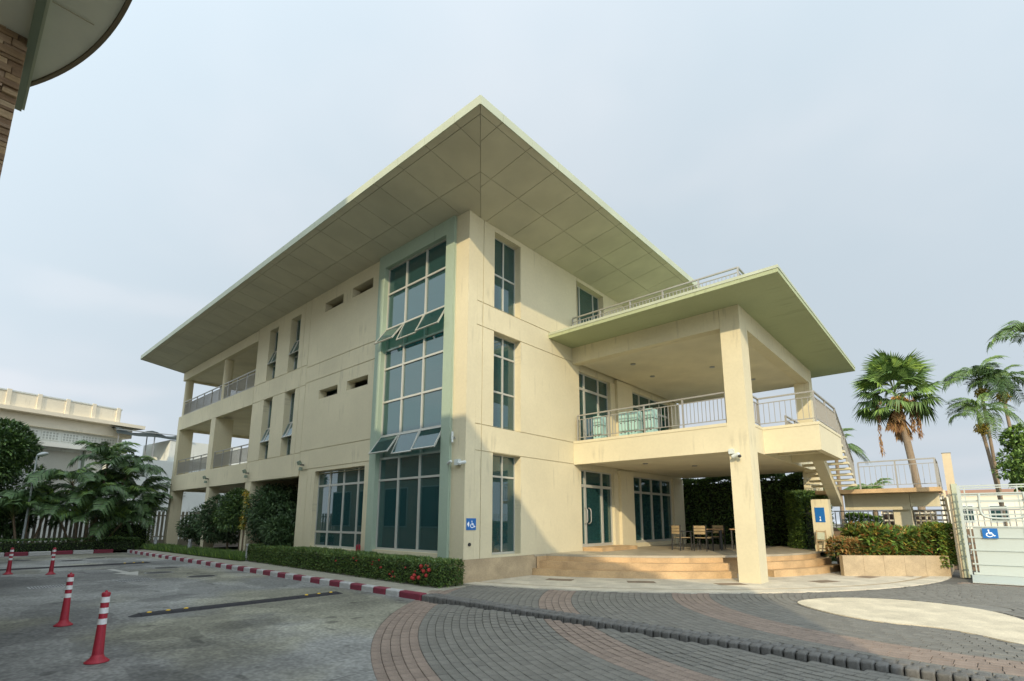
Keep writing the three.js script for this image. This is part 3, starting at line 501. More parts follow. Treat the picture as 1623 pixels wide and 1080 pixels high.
  // balconies on the left front
  railing(bld, [[0.14, -25.25], [0.14, -20.05]], 4.21, 0.9, { bay: 1.3, merge: true }); railing(bld, [[0.14, -19.3], [0.14, -14.7]], 4.21, 0.9, { bay: 1.15, merge: true }); railing(bld, [[0.14, -25.6], [0.14, -14.75]], 7.81, 0.92, { bay: 1.2, merge: true }); railing(bld, [[0.3, -25.6], [8.6, -25.6]], 7.81, 0.92, { bay: 1.4, merge: true }); railing(bld, [[0.8, -25.6], [8.6, -25.6]], 4.2, 0.9, { bay: 1.4, merge: true });
}
// ---------------------------------------------------------------- terrace, steps and planter
{
  const cx = 11.28, cz = -2.11, gapA = Math.atan2(4.95 - cz, 5.95 - cx), gapB = Math.atan2(5.85 - cz, 6.9 - cx), end = Math.PI * 0.51;
  const t = struct('terrace');
  mesh(t, 'terrace_floor', flat([[2.9, 0.02], ...arc(cx, cz, 8.12, Math.PI - Math.asin(2.14 / 8.12), end, 50), [13.9, 6.0], [13.9, 0.02]], 0.6, 0.06), M.floorTile);
  mesh(t, 'terrace_wall', flat([[3.0, 0.03], ...arc(cx, cz, 7.6, Math.PI - Math.asin(2.16 / 7.6), end, 40), [13.8, 5.4], [13.8, 0.03]], 0.539, 0.6), M.step);
  for (const [a, b] of [[0, gapA], [gapB, end]]) [[8.75, 0.2], [8.43, 0.4], [8.115, 0.597]].forEach(([r, y], i) => mesh(t, 'step', annulus(cx, cz, 7.61, r, a || Math.PI - Math.asin(2.13 / r), b, 40, y, i ? 0.198 : 0.24), M.step));
  
  const p = thing('planter', 'low tan stone retaining wall holding the mixed shrubs below the outside stair', 'planter');
  const ang = Math.atan2(9.25 - 6.95, 10.9 - 8.9), L = Math.hypot(2, 2.3);
  const n = 5; for (let i = 0; i < n; i++) { const q = mesh(p, 'wall_block', boxGeo(L / n - 0.006, 0.62, 0.16, i, 0, 0), M.plinth, 8.9 + 2 * (i + 0.5) / n, 0.29, 6.95 + 2.3 * (i + 0.5) / n); q.rotation.y = -ang; }
  mesh(p, 'side_wall', boxGeo(3.2, 0.62, 0.16, 0, 0, 0), M.plinth, 12.45, 0.285, 9.3); mesh(p, 'soil', flat([[9.05, 6.95], [10.95, 9.2], [14, 9.2], [14, 6.2], [11.5, 6.6]], 0.5, 0.3), M.soil);
}
// ---------------------------------------------------------------- printed signs
function signTex(draw, w = 256, h = 256) { const c = document.createElement('canvas'); c.width = w; c.height = h; const x = c.getContext('2d'); draw(x, w, h); const t = new THREE.CanvasTexture(c); t.colorSpace = THREE.SRGBColorSpace; return t; }
function wheelchair(x, cx, cy, s) {
  x.strokeStyle = x.fillStyle = '#f2f6fa'; x.lineWidth = s * 0.1; x.lineCap = x.lineJoin = 'round';
  x.beginPath(); x.arc(cx - s * 0.08, cy - s * 0.42, s * 0.085, 0, 7); x.fill();
  x.beginPath(); x.moveTo(cx - s * 0.07, cy - s * 0.26); x.lineTo(cx - s * 0.04, cy + s * 0.06); x.lineTo(cx + s * 0.22, cy + s * 0.06); x.lineTo(cx + s * 0.34, cy + s * 0.34); x.lineTo(cx + s * 0.44, cy + s * 0.3); x.stroke();
  x.beginPath(); x.moveTo(cx - s * 0.05, cy - s * 0.1); x.lineTo(cx + s * 0.16, cy - s * 0.1); x.stroke();
  x.beginPath(); x.arc(cx - s * 0.03, cy + s * 0.18, s * 0.27, -2.2, 0.55, true); x.stroke();
}
const blueBg = (x, w, h) => { x.fillStyle = '#1565ad'; x.fillRect(0, 0, w, h); };
const signMats = {
  lift: new THREE.MeshStandardMaterial({ map: signTex((x, w, h) => { blueBg(x, w, h); wheelchair(x, w * 0.48, h * 0.5, h * 0.75); }), roughness: 0.4 }),
  arrow: new THREE.MeshStandardMaterial({ map: signTex((x, w, h) => { blueBg(x, w, h); wheelchair(x, w * 0.62, h * 0.52, h * 0.62); x.fillStyle = '#f2f6fa'; x.beginPath(); x.moveTo(w * 0.08, h * 0.5); x.lineTo(w * 0.26, h * 0.24); x.lineTo(w * 0.26, h * 0.76); x.closePath(); x.fill(); x.fillRect(w * 0.24, h * 0.36, w * 0.06, h * 0.28); }), roughness: 0.4 }),
  pillar: new THREE.MeshStandardMaterial({ map: signTex((x, w, h) => { blueBg(x, w, h); x.fillStyle = '#dfeaf5'; x.beginPath(); x.arc(w * 0.5, h * 0.66, w * 0.06, 0, 7); x.fill(); x.beginPath(); x.moveTo(w * 0.5, h * 0.7); x.lineTo(w * 0.6, h * 0.92); x.lineTo(w * 0.4, h * 0.92); x.fill(); }), roughness: 0.4 }),
};
function signBoard(name, label, w, h, mat, x, y, z, turn) {
  const s = thing(name, label, 'sign', x, y, z, turn); mesh(s, 'plate', boxGeo(w, h, 0.012, 0, 0, 0), M.white, 0, 0, 0.007); const f = mesh(s, 'printed_face', new THREE.PlaneGeometry(w, h), mat, 0, 0, 0.0145); return s;
}
signBoard('wheelchair_sign', 'blue wheelchair sign with a white arrow, fixed on the corner of the office building', 0.36, 0.31, signMats.arrow, 0.25, 1.51, 0.0, 0);
signBoard('pillar_sign', 'plain blue notice with a small white figure on the pillar under the stair', 0.3, 0.5, signMats.pillar, 11.0, 1.82, 6.12, -Math.PI / 2);

// ---------------------------------------------------------------- wheelchair lift by the post
{
  const po = thing('gate_post', 'tall pale steel post beside the white wheelchair lift', 'post', 10.75, 0, 9.68, 0);
  box(po, 'shaft', M.otherWall, -0.12, 0.1, 0, 3.62, -0.1, 0.1); box(po, 'face_plate', M.fascia, -0.16, -0.121, 0.02, 2.7, 0.0, 0.14); box(po, 'cap', M.steel, -0.13, 0.11, 3.62, 3.64, -0.11, 0.11);
  const l = thing('wheelchair_lift', 'white tubular platform lift enclosure with a blue wheelchair plate', 'lift', 10.2, 0.02, 9.8);
  const bT = (n, a, b, w = 0.05, h = 0.05) => bar(l, n, M.lift, V(...a), V(...b), w, h);
  const Z1 = 2.1;
  for (const z of [0.03, Z1]) bT('corner_post', [0, 0.12, z], [0, 2.6, z], 0.07, 0.07); for (const z of [0.16, 1.25]) bT('upright', [0.02, 0.12, z], [0.02, 2.55, z], 0.03, 0.03); bT('corner_post', [1.3, 0.12, 0.03], [1.3, 2.6, 0.03], 0.07, 0.07); bT('corner_post', [1.3, 0.12, Z1], [1.3, 2.6, Z1], 0.07, 0.07);
  for (const y of [2.58, 2.36, 2.16, 1.97, 1.78, 1.6]) { bT('guard_rail', [0, y, 0.065], [0, y, Z1 - 0.04], 0.03, 0.035); bT('guard_rail', [1.3, y, 0.065], [1.3, y, Z1 - 0.04], 0.03, 0.035); }
  for (const y of [1.9, 1.66, 1.42, 1.18, 0.94, 0.7]) bT('guard_rail', [0.035, y, 0.1], [1.265, y, 0.1], 0.025, 0.025);
  box(l, 'lower_panel', M.lift, 0.015, 0.035, 0.14, 1.42, 0.22, Z1 - 0.04); for (const y of [1.44, 1.15, 0.8, 0.42]) bT('panel_rib', [0.0, y, 0.1], [0.0, y, Z1 - 0.04], 0.035, 0.035); bT('panel_rib', [0.0, 0.16, 0.1], [0.0, 0.16, Z1 - 0.04], 0.05, 0.06);
  pipe(l, 'hand_loop', M.lift, [V(-0.05, 2.35, 0.45), V(-0.05, 1.8, 0.45), V(-0.05, 1.7, 0.55), V(-0.05, 1.7, 1.25), V(-0.05, 1.8, 1.35), V(-0.05, 2.35, 1.35)], 0.03, 40, 8); bT('brace', [0.0, 0.5, 1.3], [0.0, 1.38, Z1 - 0.1], 0.025, 0.025);
  box(l, 'platform', M.steel, 0.05, 1.28, 0.02, 0.1, 0.1, Z1);
  const fl = mesh(l, 'ramp_flap', boxGeo(1.15, 0.025, Z1, 0, 0, 0), M.lift, -0.58, 0.06, Z1 / 2 + 0.05); fl.rotation.z = 0.09;
  signBoard('lift_sign', 'blue wheelchair plate fixed on the white lift panel', 0.32, 0.27, signMats.lift, 10.165, 1.28, 10.36, -Math.PI / 2);
}

// ---------------------------------------------------------------- foliage
function leafGeo(n, place, len, wid, palette, seed, fold = 0.25) {
  const R = rngOf(seed), p = new Float32Array(n * 12 * 3 / 2), c = new Float32Array(n * 12 * 3 / 2), a = V(0, 0, 0), s = V(0, 0, 0), u = V(0, 0, 0); let o = 0;
  for (let i = 0; i < n; i++) {
    const { pos, dir, up } = place(R), L = len * (0.7 + 0.6 * R()), w = wid * (0.7 + 0.6 * R()) / 2;
    a.copy(dir).normalize(); s.crossVectors(a, up).normalize(); u.crossVectors(s, a);
    const m = pos.clone().addScaledVector(a, L * 0.45), A = pos, T = pos.clone().addScaledVector(a, L).addScaledVector(u, -L * 0.12), l = m.clone().addScaledVector(s, w).addScaledVector(u, w * fold), r = m.clone().addScaledVector(s, -w).addScaledVector(u, w * fold);
    const col = palette[Math.floor(R() * palette.length)], j = 0.78 + 0.44 * R();
    for (const v of [A, T, l, A, r, T]) { p[o] = v.x; p[o + 1] = v.y; p[o + 2] = v.z; c[o] = col[0] * j; c[o + 1] = col[1] * j; c[o + 2] = col[2] * j; o += 3; }
  }
  const g = new THREE.BufferGeometry(); g.setAttribute('position', new THREE.BufferAttribute(p, 3)); g.setAttribute('color', new THREE.BufferAttribute(c, 3)); g.computeVertexNormals(); return g;
}
const rv = (R) => { let x, y, z; do { x = R() * 2 - 1; y = R() * 2 - 1; z = R() * 2 - 1; } while (x * x + y * y + z * z > 1); return V(x, y, z); };
const GREEN = [[0.085, 0.16, 0.04], [0.06, 0.12, 0.03], [0.11, 0.19, 0.045], [0.14, 0.22, 0.05]], DARK = [[0.045, 0.09, 0.035], [0.06, 0.115, 0.04], [0.085, 0.145, 0.05]], LIME = [[0.15, 0.25, 0.04], [0.20, 0.30, 0.05], [0.11, 0.20, 0.04]];
const CROTON = [[0.09, 0.16, 0.03], [0.06, 0.11, 0.03], [0.28, 0.24, 0.04], [0.14, 0.20, 0.04], [0.28, 0.13, 0.04], [0.08, 0.13, 0.03]], ORANGE = [[0.38, 0.20, 0.07], [0.30, 0.16, 0.05], [0.26, 0.18, 0.05], [0.12, 0.15, 0.04], [0.10, 0.14, 0.04]], YELLOW = [[0.36, 0.30, 0.05], [0.24, 0.24, 0.04], [0.12, 0.16, 0.03]];
// block of foliage between plan lines: along a to b, thickness across, with a rough skin
function hedgePlace(a, b, w, y0, y1, rough) {
  const d = b.clone().sub(a), L = d.length(); d.normalize(); const n = V(-d.z, 0, d.x);
  return (R) => {
    const t = R() * L, face = R(), lump = 0.6 * vnoise(t * 2.2, 0, 999, 3) + 0.4 * vnoise(t * 6, 2, 999, 5);
    let u, v, out; const top = y1 - rough * lump;
    if (R() < 0.07) { const e = R() < 0.5 ? 0 : 1; return { pos: a.clone().addScaledVector(d, e * L + (0.5 - e) * 0.1 * R() * R()).addScaledVector(n, (R() - 0.5) * w).setY(y0 + R() * (top - y0)), dir: d.clone().multiplyScalar(e ? 0.7 : -0.7).add(rv(R)).add(V(0, 0.3, 0)), up: V(0, 1, 0).add(rv(R).multiplyScalar(0.5)) }; }
    if (face < 0.42) { v = top - Math.abs(rv(R).x) * 0.07; u = R() - 0.5; out = V(0, 1, 0); }
    else if (face < 0.72) { u = 0.5 - R() * R() * 0.12 - 0.04 * vnoise(t * 4, v = y0 + R() * (top - y0), 999, 9); out = n.clone(); }
    else if (face < 0.88) { u = -0.5 + R() * R() * 0.12; v = y0 + R() * (top - y0); out = n.clone().negate(); }
    else { u = (R() - 0.5) * 0.9; v = y0 + R() * (top - y0); out = rv(R); }
    return { pos: a.clone().addScaledVector(d, t).addScaledVector(n, u * w).setY(v), dir: out.multiplyScalar(0.7).add(rv(R)).add(V(0, 0.35, 0)), up: V(0, 1, 0).add(rv(R).multiplyScalar(0.5)) };
  };
}
function hedge(name, label, cat, a, b, w, y0, y1, n, len, wid, pal, seed, rough = 0.12, ck = 0.62) {
  const t = thing(name, label, cat, a.x, 0, a.z), B = b.clone().sub(a), d = B.clone().normalize();
  const core = mesh(t, 'dark_core', boxGeo(w * 0.6, (y1 - y0) * ck, B.length() - w * 0.4, 0, 0, 0), std(0.018, 0.028, 0.012)); core.position.copy(B).multiplyScalar(0.5).setY(y0 + (y1 - y0) * (0.03 + ck / 2)); core.rotation.y = Math.atan2(d.x, d.z);  // solid near-black box behind the leaves, fills the gaps between them
  mesh(t, 'foliage', leafGeo(n, hedgePlace(V(0, 0, 0), B, w, y0, y1, rough), len, wid, pal, seed), M.leaf); return t;
}
function crownPlace(blobs, depth = 0.35) {       // blobs: [x, y, z, rx, ry, rz]
  const tot = []; let s = 0; for (const b of blobs) { s += b[3] * b[4] * b[5] ** 0.5; tot.push(s); }
  return (R) => { const k = R() * s, b = blobs[tot.findIndex((t) => t >= k)], q = rv(R).normalize(), r = 1 - depth * R() * R() - 0.08 * R(); return { pos: V(b[0] + q.x * b[3] * r, b[1] + q.y * b[4] * r, b[2] + q.z * b[5] * r), dir: q.clone().add(rv(R)).add(V(0, -0.1, 0)), up: V(0, 1, 0).add(rv(R).multiplyScalar(0.6)) }; };
}
function clumps(n, x, y, z, rx, ry, rz, cr, seed) { const R = rngOf(seed), out = []; for (let i = 0; i < n; i++) { const q = rv(R); const k = cr * (0.7 + 0.6 * R()); out.push([x + q.x * (rx - k * 0.6), y + q.y * (ry - k * 0.6), z + q.z * (rz - k * 0.6), k, k * 0.75, k]); } return out; }
function tree(name, label, x, y, z, h, crown, n, len, wid, pal, seed, group) {   // crown: [cy, rx, ry, rz, clumps, clump radius]
  const t = thing(name, label, 'tree', x, y, z, 0, group), [cy, rx, ry, rz, k, cr] = crown, R = rngOf(seed + 1);
  mesh(t, 'trunk', new THREE.CylinderGeometry(0.07 * h / 5, 0.13 * h / 5, cy, 9), M.bark, 0, cy / 2, 0);
  const bl = clumps(k, 0, cy, 0, rx, ry, rz, cr, seed); for (let i = 0; i < Math.min(7, k); i++) pipe(t, 'limb', M.bark, [V(0, cy * 0.62, 0), V(bl[i][0] * 0.45, (cy * 0.62 + bl[i][1]) / 2 + 0.1, bl[i][2] * 0.45), V(bl[i][0], bl[i][1], bl[i][2])], 0.035 * h / 5, 8, 5);
  mesh(t, 'crown', leafGeo(n, crownPlace(bl), len, wid, pal, seed + 2), M.leaf); return t;
}
// pinnate frond along +x, drooping
function frondGeo(L, rise, droop, n, leaf, wid, seed, pal, sweep = 0.9, hang = 0.45) {
  const R = rngOf(seed), p = [], c = [], curve = (t) => V(L * (t - 0.18 * droop * t * t), L * (rise * t - droop * t * t), 0);
  const tri = (a, b, d, col) => { for (const v of [a, b, d]) { p.push(v.x, v.y, v.z); c.push(...col); } };
  for (let i = 0; i < 12; i++) { const a = curve(i / 12), b = curve((i + 1) / 12), w = 0.022 * L / 2 * (1.1 - i / 12), k = [0.13, 0.15, 0.045]; const up = V(0, w, 0), sd = V(0, 0, w); tri(a.clone().sub(sd), b.clone().sub(sd), a.clone().add(up), k); tri(b.clone().sub(sd), b.clone().add(up), a.clone().add(up), k); tri(a.clone().add(sd), a.clone().add(up), b.clone().add(sd), k); tri(b.clone().add(sd), a.clone().add(up), b.clone().add(up), k); }
  for (let i = 0; i < n; i++) for (const s of [-1, 1]) {
    const t = 0.16 + 0.84 * (i + R() * 0.5) / n, o = curve(t), tan = curve(Math.min(1, t + 0.02)).sub(curve(t - 0.02)).normalize(), ll = leaf * (0.45 + 0.75 * Math.sin(Math.PI * (0.12 + 0.8 * t))) * (0.85 + 0.3 * R());
    const dir = tan.clone().multiplyScalar(sweep).add(V(0, 0.25 + 0.15 * R(), s * 1.0)).normalize(), w = wid * (0.8 + 0.4 * R()) / 2, mid = o.clone().addScaledVector(dir, ll * 0.5).add(V(0, 0.03 * ll, 0)), tip = o.clone().addScaledVector(dir, ll).add(V(0, -hang * ll * (0.7 + 0.6 * R()), 0));
    const nn = tan.clone().multiplyScalar(w), col0 = pal[Math.floor(R() * pal.length)], j = 0.8 + 0.4 * R(), col = col0.map((v) => v * j);
    tri(o.clone().sub(nn.clone().multiplyScalar(0.4)), o.clone().add(nn.clone().multiplyScalar(0.4)), mid.clone().add(nn), col); tri(o.clone().sub(nn.clone().multiplyScalar(0.4)), mid.clone().add(nn), mid.clone().sub(nn), col); tri(mid.clone().sub(nn), mid.clone().add(nn), tip, col);
  }
  const g = new THREE.BufferGeometry(); g.setAttribute('position', new THREE.Float32BufferAttribute(p, 3)); g.setAttribute('color', new THREE.Float32BufferAttribute(c, 3)); g.computeVertexNormals(); return g;
}
function fanGeo(pet, rad, n, seed, pal, droop = 0.35, spread = 2.25) {   // palmate leaf on a stalk along +x
  const R = rngOf(seed), p = [], c = [], tri = (a, b, d, col) => { for (const v of [a, b, d]) { p.push(v.x, v.y, v.z); c.push(...col); } };
  const st = [0.12, 0.15, 0.04]; tri(V(0, 0, -0.025), V(0, 0, 0.025), V(pet, -pet * 0.1, 0.012), st); tri(V(0, 0, -0.025), V(pet, -pet * 0.1, 0.012), V(pet, -pet * 0.1, -0.012), st);
  const o = V(pet, -pet * 0.1, 0);
  for (let i = 0; i < n; i++) {
    const a = (i + 0.5) / n * 2 - 1, th = a * spread, l = rad * (1 - 0.28 * a * a) * (0.9 + 0.2 * R()), w = 0.055 * rad, d = V(Math.cos(th), 0.12 * Math.cos(th * 2), Math.sin(th)), s = V(-Math.sin(th), 0.25 * (i % 2 ? 1 : -1), Math.cos(th)).multiplyScalar(w);
    const m = o.clone().addScaledVector(d, l * 0.58).add(V(0, -droop * l * 0.12, 0)), t = o.clone().addScaledVector(d, l).add(V(0, -droop * l * (0.5 + 0.5 * R()), 0)), col0 = pal[Math.floor(R() * pal.length)], j = 0.8 + 0.4 * R(), col = col0.map((v) => v * j);
    tri(o, m.clone().sub(s), m.clone().add(s), col); tri(m.clone().sub(s), t, m.clone().add(s), col);
  }
  const g = new THREE.BufferGeometry(); g.setAttribute('position', new THREE.Float32BufferAttribute(p, 3)); g.setAttribute('color', new THREE.Float32BufferAttribute(c, 3)); g.computeVertexNormals(); return g;
}
function putFrond(parent, name, geo, x, y, z, turn, pitch, scale = 1, roll = 0) { const m = mesh(parent, name, geo, M.leaf, x, y, z); m.rotation.order = 'YZX'; m.rotation.set(roll, turn, pitch); m.scale.setScalar(scale); return m; }
const PALM = [[0.09, 0.16, 0.035], [0.07, 0.13, 0.03], [0.13, 0.21, 0.05]], PALMDK = [[0.07, 0.14, 0.05], [0.09, 0.17, 0.055], [0.12, 0.20, 0.07]];

// hedge along the left front, ending at the corner, with red flowers
{
  const h = hedge('clipped_hedge', 'clipped leafy hedge with red flowers along the foot of the office building', 'hedge', V(-0.30, 0, -11.8), V(-0.62, 0, 0.22), 0.85, 0.02, 0.66, 26000, 0.075, 0.036, [...GREEN, ...GREEN, [0.16, 0.2, 0.035], [0.12, 0.17, 0.03]], 201, 0.14);
  const R = rngOf(9), fg = [];
  for (let i = 0; i < 26; i++) { const big = i < 8; const t = big ? 0.9 + 0.09 * R() : 0.55 + 0.43 * R(), g = new THREE.IcosahedronGeometry(big ? 0.035 + 0.02 * R() : 0.02 + 0.012 * R(), 1), x = -0.30 + (-0.32) * t - (big ? 0.44 : 0.43), z = -11.8 + 12.02 * t; const f = mesh(h, 'red_flower', g, std(0.42, 0.04, 0.035), x + 0.30 + 0.0, 0.12 + R() * 0.42, z + 11.8); }
}
// ground cover and shrubs among the columns
{
  const t = struct('ground_cover', leafGeo(9000, (R) => { const z = -25 + R() * 13.2, x = -0.95 + 0.02 * (z + 12) + R() * 0.95; return { pos: V(x, 0.0, z), dir: rv(R).multiplyScalar(0.7).add(V(0, 1.0, 0)), up: rv(R) }; }, 0.3, 0.03, [...LIME, ...GREEN, [0.06, 0.13, 0.03]], 301), M.leaf); t.userData.kind = 'stuff';
  const bed = struct('planting_bed', flat([[-0.95, -12], [0, -12], [0, -25.2], [-1.15, -25.2]], 0.008), M.soil);
  const shrub = (x, z, cy, r, n, seed, label, pal = DARK) => { const s = tree('shrub', label, x, 0, z, 2.2, [cy, r, r * 0.9, r, 16, r * 0.5], n, 0.16, 0.07, pal, seed, 'shrubs between the columns'); s.userData.category = 'shrub'; return s; };
  shrub(0.55, -17.5, 1.7, 1.5, 9000, 401, 'bushy dark shrub filling the middle bay between the columns'); shrub(0.35, -15.5, 2.05, 1.15, 8000, 402, 'rounded shrub with brighter outer leaves beside the yellow column', [...GREEN, ...DARK, [0.1, 0.16, 0.03]]); shrub(0.7, -12.6, 1.8, 1.5, 10000, 403, 'large dark shrub in the bay next to the ground floor window'); shrub(0.6, -10.7, 1.25, 1.15, 7000, 404, 'low spreading dark shrub at the foot of the wall pier'); shrub(0.8, -21.8, 1.2, 1.1, 5000, 405, 'dark shrub behind the column nearest the far kerb');
  const vine = thing('yellow_garland', 'yellow and green climbing plant hanging over the column among the shrubs', 'plant', -0.03, 0, -14.2); mesh(vine, 'foliage', leafGeo(700, (R) => { const k = R(); return { pos: V((R() - 0.5) * 0.22, 1.25 + k * 1.7, (R() - 0.5) * 0.35 - 0.1 + 0.25 * Math.sin(k * 3)), dir: rv(R).add(V(-0.3, -0.3, 0)), up: V(0, 1, 0).add(rv(R)) }; }, 0.11, 0.06, [[0.5, 0.34, 0.03], [0.3, 0.3, 0.04], [0.14, 0.2, 0.04]], 411), M.leaf); mesh(vine, 'stem', new THREE.CylinderGeometry(0.02, 0.03, 2.9, 6), M.bark, 0, 1.45, 0);
  // low path lights
  const lp = thing('bollard_light', 'grey cylindrical path light with a louvred head on the strip beside the hedge', 'path light', -0.66, 0, -11.9, 0, 'path lights in the planting strip');
  mesh(lp, 'post', new THREE.CylinderGeometry(0.085, 0.085, 0.5, 18), std(0.42, 0.44, 0.44, { roughness: 0.5 }), 0, 0.25, 0); mesh(lp, 'lamp_glass', new THREE.CylinderGeometry(0.07, 0.07, 0.1, 18), M.white, 0, 0.55, 0); mesh(lp, 'cap', new THREE.CylinderGeometry(0.09, 0.09, 0.07, 18), std(0.42, 0.44, 0.44, { roughness: 0.5 }), 0, 0.635, 0); for (let i = 0; i < 3; i++) mesh(lp, 'louvre', new THREE.CylinderGeometry(0.086, 0.086, 0.008, 18), M.steel, 0, 0.52 + i * 0.028, 0);
  for (const [z, l] of [[-18.9, 'grey cylindrical path light in front of the shrub in the middle bay'], [-24.7, 'grey cylindrical path light at the foot of the end column']]) { const c = lp.clone(); c.name = numbered('bollard_light'); c.position.set(-0.66, 0, z); c.userData = { ...lp.userData, label: l }; scene.add(c); }
  const ex = thing('fire_extinguisher', 'small red extinguisher standing behind the hedge by the ground floor window', 'extinguisher', -0.14, 0, -4.75); mesh(ex, 'cylinder', new THREE.CapsuleGeometry(0.075, 0.4, 4, 14), M.red, 0, 0.58, 0); mesh(ex, 'stand', new THREE.CylinderGeometry(0.06, 0.06, 0.36, 12), M.dark, 0, 0.18, 0); mesh(ex, 'valve', new THREE.CylinderGeometry(0.02, 0.025, 0.09, 8), M.dark, 0, 0.89, 0); pipe(ex, 'hose', M.dark, [V(0, 0.9, 0.03), V(-0.06, 0.88, 0.1), V(-0.08, 0.7, 0.11), V(-0.07, 0.55, 0.1)], 0.012, 12, 6);
}
// far end: low hedge, block hedge, fence, palms, tree, lamp
{
  hedge('low_hedge', 'long low clipped hedge behind the far red and white kerb', 'hedge', V(-15, 0, -25.6), V(-1.3, 0, -25.6), 0.9, -0.02, 0.66, 13000, 0.09, 0.045, [...DARK, ...GREEN], 211, 0.1);
  hedge('block_hedge', 'tall square clipped hedge at the far fence beside the feathery palms', 'hedge', V(-3.0, 0, -26.7), V(-0.5, 0, -26.7), 1.2, -0.02, 2.1, 9000, 0.1, 0.05, [...GREEN, ...GREEN, ...LIME], 212, 0.12);
  const f = thing('picket_fence', 'tall grey concrete picket fence behind the far palms and hedge', 'fence', -16, 0, -28.4), pg = boxGeo(0.13, 1.75, 0.05, 0, 0, 0), pgw = boxGeo(0.2, 2.2, 0.16, 0, 0, 0);
  for (let i = 0; i < 102; i++) { const x = i * 0.22; if (i % 14 === 0) mesh(f, 'fence_post', pgw, M.fence, x, 1.08, 0); else mesh(f, 'picket', pg, M.fence, x, 1.27, 0); }
  box(f, 'rail', M.fence, 0, 22.3, 1.85, 1.93, -0.07, -0.026); box(f, 'rail', M.fence, 0, 22.3, 0.55, 0.63, -0.07, -0.026); box(f, 'base_wall', M.fence, 0, 22.3, 0, 0.4, -0.1, 0.1);
  // clump of feathery palms
  const g1 = frondGeo(2.1, 0.95, 0.85, 34, 0.66, 0.07, 501, PALMDK.concat(DARK), 0.7, 0.55), g2 = frondGeo(1.8, 1.15, 0.75, 30, 0.6, 0.065, 502, PALMDK.concat(LIME), 0.8, 0.45);
  const feather = (x, z, stems, label, seed, s = 1) => { const t = thing('feather_palm', label, 'palm', x, -0.03, z, 0, 'feathery palms by the far fence'), R = rngOf(seed);
    for (const [dx, dz, h] of stems) { const top = V(dx * 1.25, h, dz * 1.25); pipe(t, 'stem', M.palmBark, [V(dx * 0.5, 0, dz * 0.5), V(dx * 0.85, h * 0.5, dz * 0.85), top], 0.055, 8, 6); const n = 13; for (let i = 0; i < n; i++) putFrond(t, 'frond', i % 2 ? g1 : g2, top.x, top.y - 0.05 - 0.25 * R(), top.z, i / n * 6.283 + R(), 0.9 * R() - 0.35, s * (0.8 + 0.35 * R()), (R() - 0.5) * 0.5); } };
  feather(-3.3, -26.9, [[0.3, 0, 4.9], [-0.9, 0.4, 3.7], [1.0, 0.2, 4.2], [0.3, -0.7, 3.4], [-0.3, 0.7, 2.8], [0.7, 0.8, 2.6], [1.6, -0.1, 3.2], [-1.3, 0.2, 2.2], [-0.2, 0.6, 1.6], [1.0, 0.7, 1.5], [1.7, 0.4, 2.1]], 'large clump of dark feathery palms in front of the far fence', 511);
  feather(-5.9, -26.8, [[0, 0, 2.4], [-0.5, 0.3, 1.9], [0.5, 0.1, 2.0]], 'small bright feathery palm between the street lamp and the big palm clump', 512, 0.8);
  tree('broadleaf_tree', 'dense dark broadleaf tree behind the street lamp at the far fence', -8.1, -0.03, -29.6, 7, [4.6, 2.9, 2.9, 2.4, 34, 1.0], 24000, 0.24, 0.12, [...DARK, ...GREEN], 521);
  tree('broadleaf_tree', 'low bushy tree filling the gap under the far broadleaf crown', -7.6, -0.03, -27.6, 3, [1.5, 1.8, 1.4, 1.0, 16, 0.7], 8000, 0.2, 0.1, DARK, 523);
  const lamp = thing('street_lamp', 'slim grey street lamp in front of the dense broadleaf tree', 'street lamp', -6.05, -0.03, -25.9); mesh(lamp, 'pole', new THREE.CylinderGeometry(0.035, 0.055, 4.9, 12), std(0.36, 0.4, 0.4, { roughness: 0.5 }), 0, 2.45, 0); const lh = mesh(lamp, 'lamp_head', new THREE.SphereGeometry(0.2, 16, 10).scale(1.2, 0.55, 1.2), std(0.4, 0.43, 0.42, { roughness: 0.4 }), 0.2, 5.0, 0); lh.rotation.z = 0.35; pipe(lamp, 'arm', M.steel, [V(0, 4.85, 0), V(0.06, 4.97, 0), V(0.2, 5.0, 0)], 0.03, 8, 8);
}
// planter shrubs and green screen by the stair
{
  hedge('mixed_hedge', 'mixed green and bronze leaved shrubs massed in the stone planter', 'hedge', V(10.15, 0, 7.2), V(11.75, 0, 8.85), 1.2, 0.5, 1.42, 6500, 0.24, 0.10, [...CROTON, ...CROTON, ...LIME], 601, 0.4);
  hedge('orange_shrub', 'orange leaved shrub at the end of the planter beside the stair pillar', 'shrub', V(9.55, 0, 6.72), V(10.35, 0, 7.4), 0.7, 0.5, 1.05, 2400, 0.14, 0.06, ORANGE, 602, 0.2);
  hedge('yellow_shrub', 'yellow leaved shrub leaning against the tall steel post', 'shrub', V(10.95, 0, 9.0), V(11.5, 0, 9.5), 0.6, 0.3, 1.5, 2200, 0.15, 0.07, [...YELLOW, ...LIME], 603, 0.3);
  hedge('green_screen', 'tall dark screen of climbing plants closing the end of the porch', 'hedge', V(15.2, 0, -2.2), V(15.0, 0, 5.6), 1.3, 0, 3.75, 26000, 0.17, 0.085, [...DARK, ...DARK, ...GREEN], 604, 0.5, 0.86);
  hedge('green_screen', 'tall leafy screen beside the pillar with the blue notice', 'hedge', V(13.2, 0, 5.0), V(12.3, 0, 5.75), 1.0, 0.3, 2.75, 7000, 0.13, 0.065, [...GREEN, ...DARK, ...LIME], 605, 0.5);
}
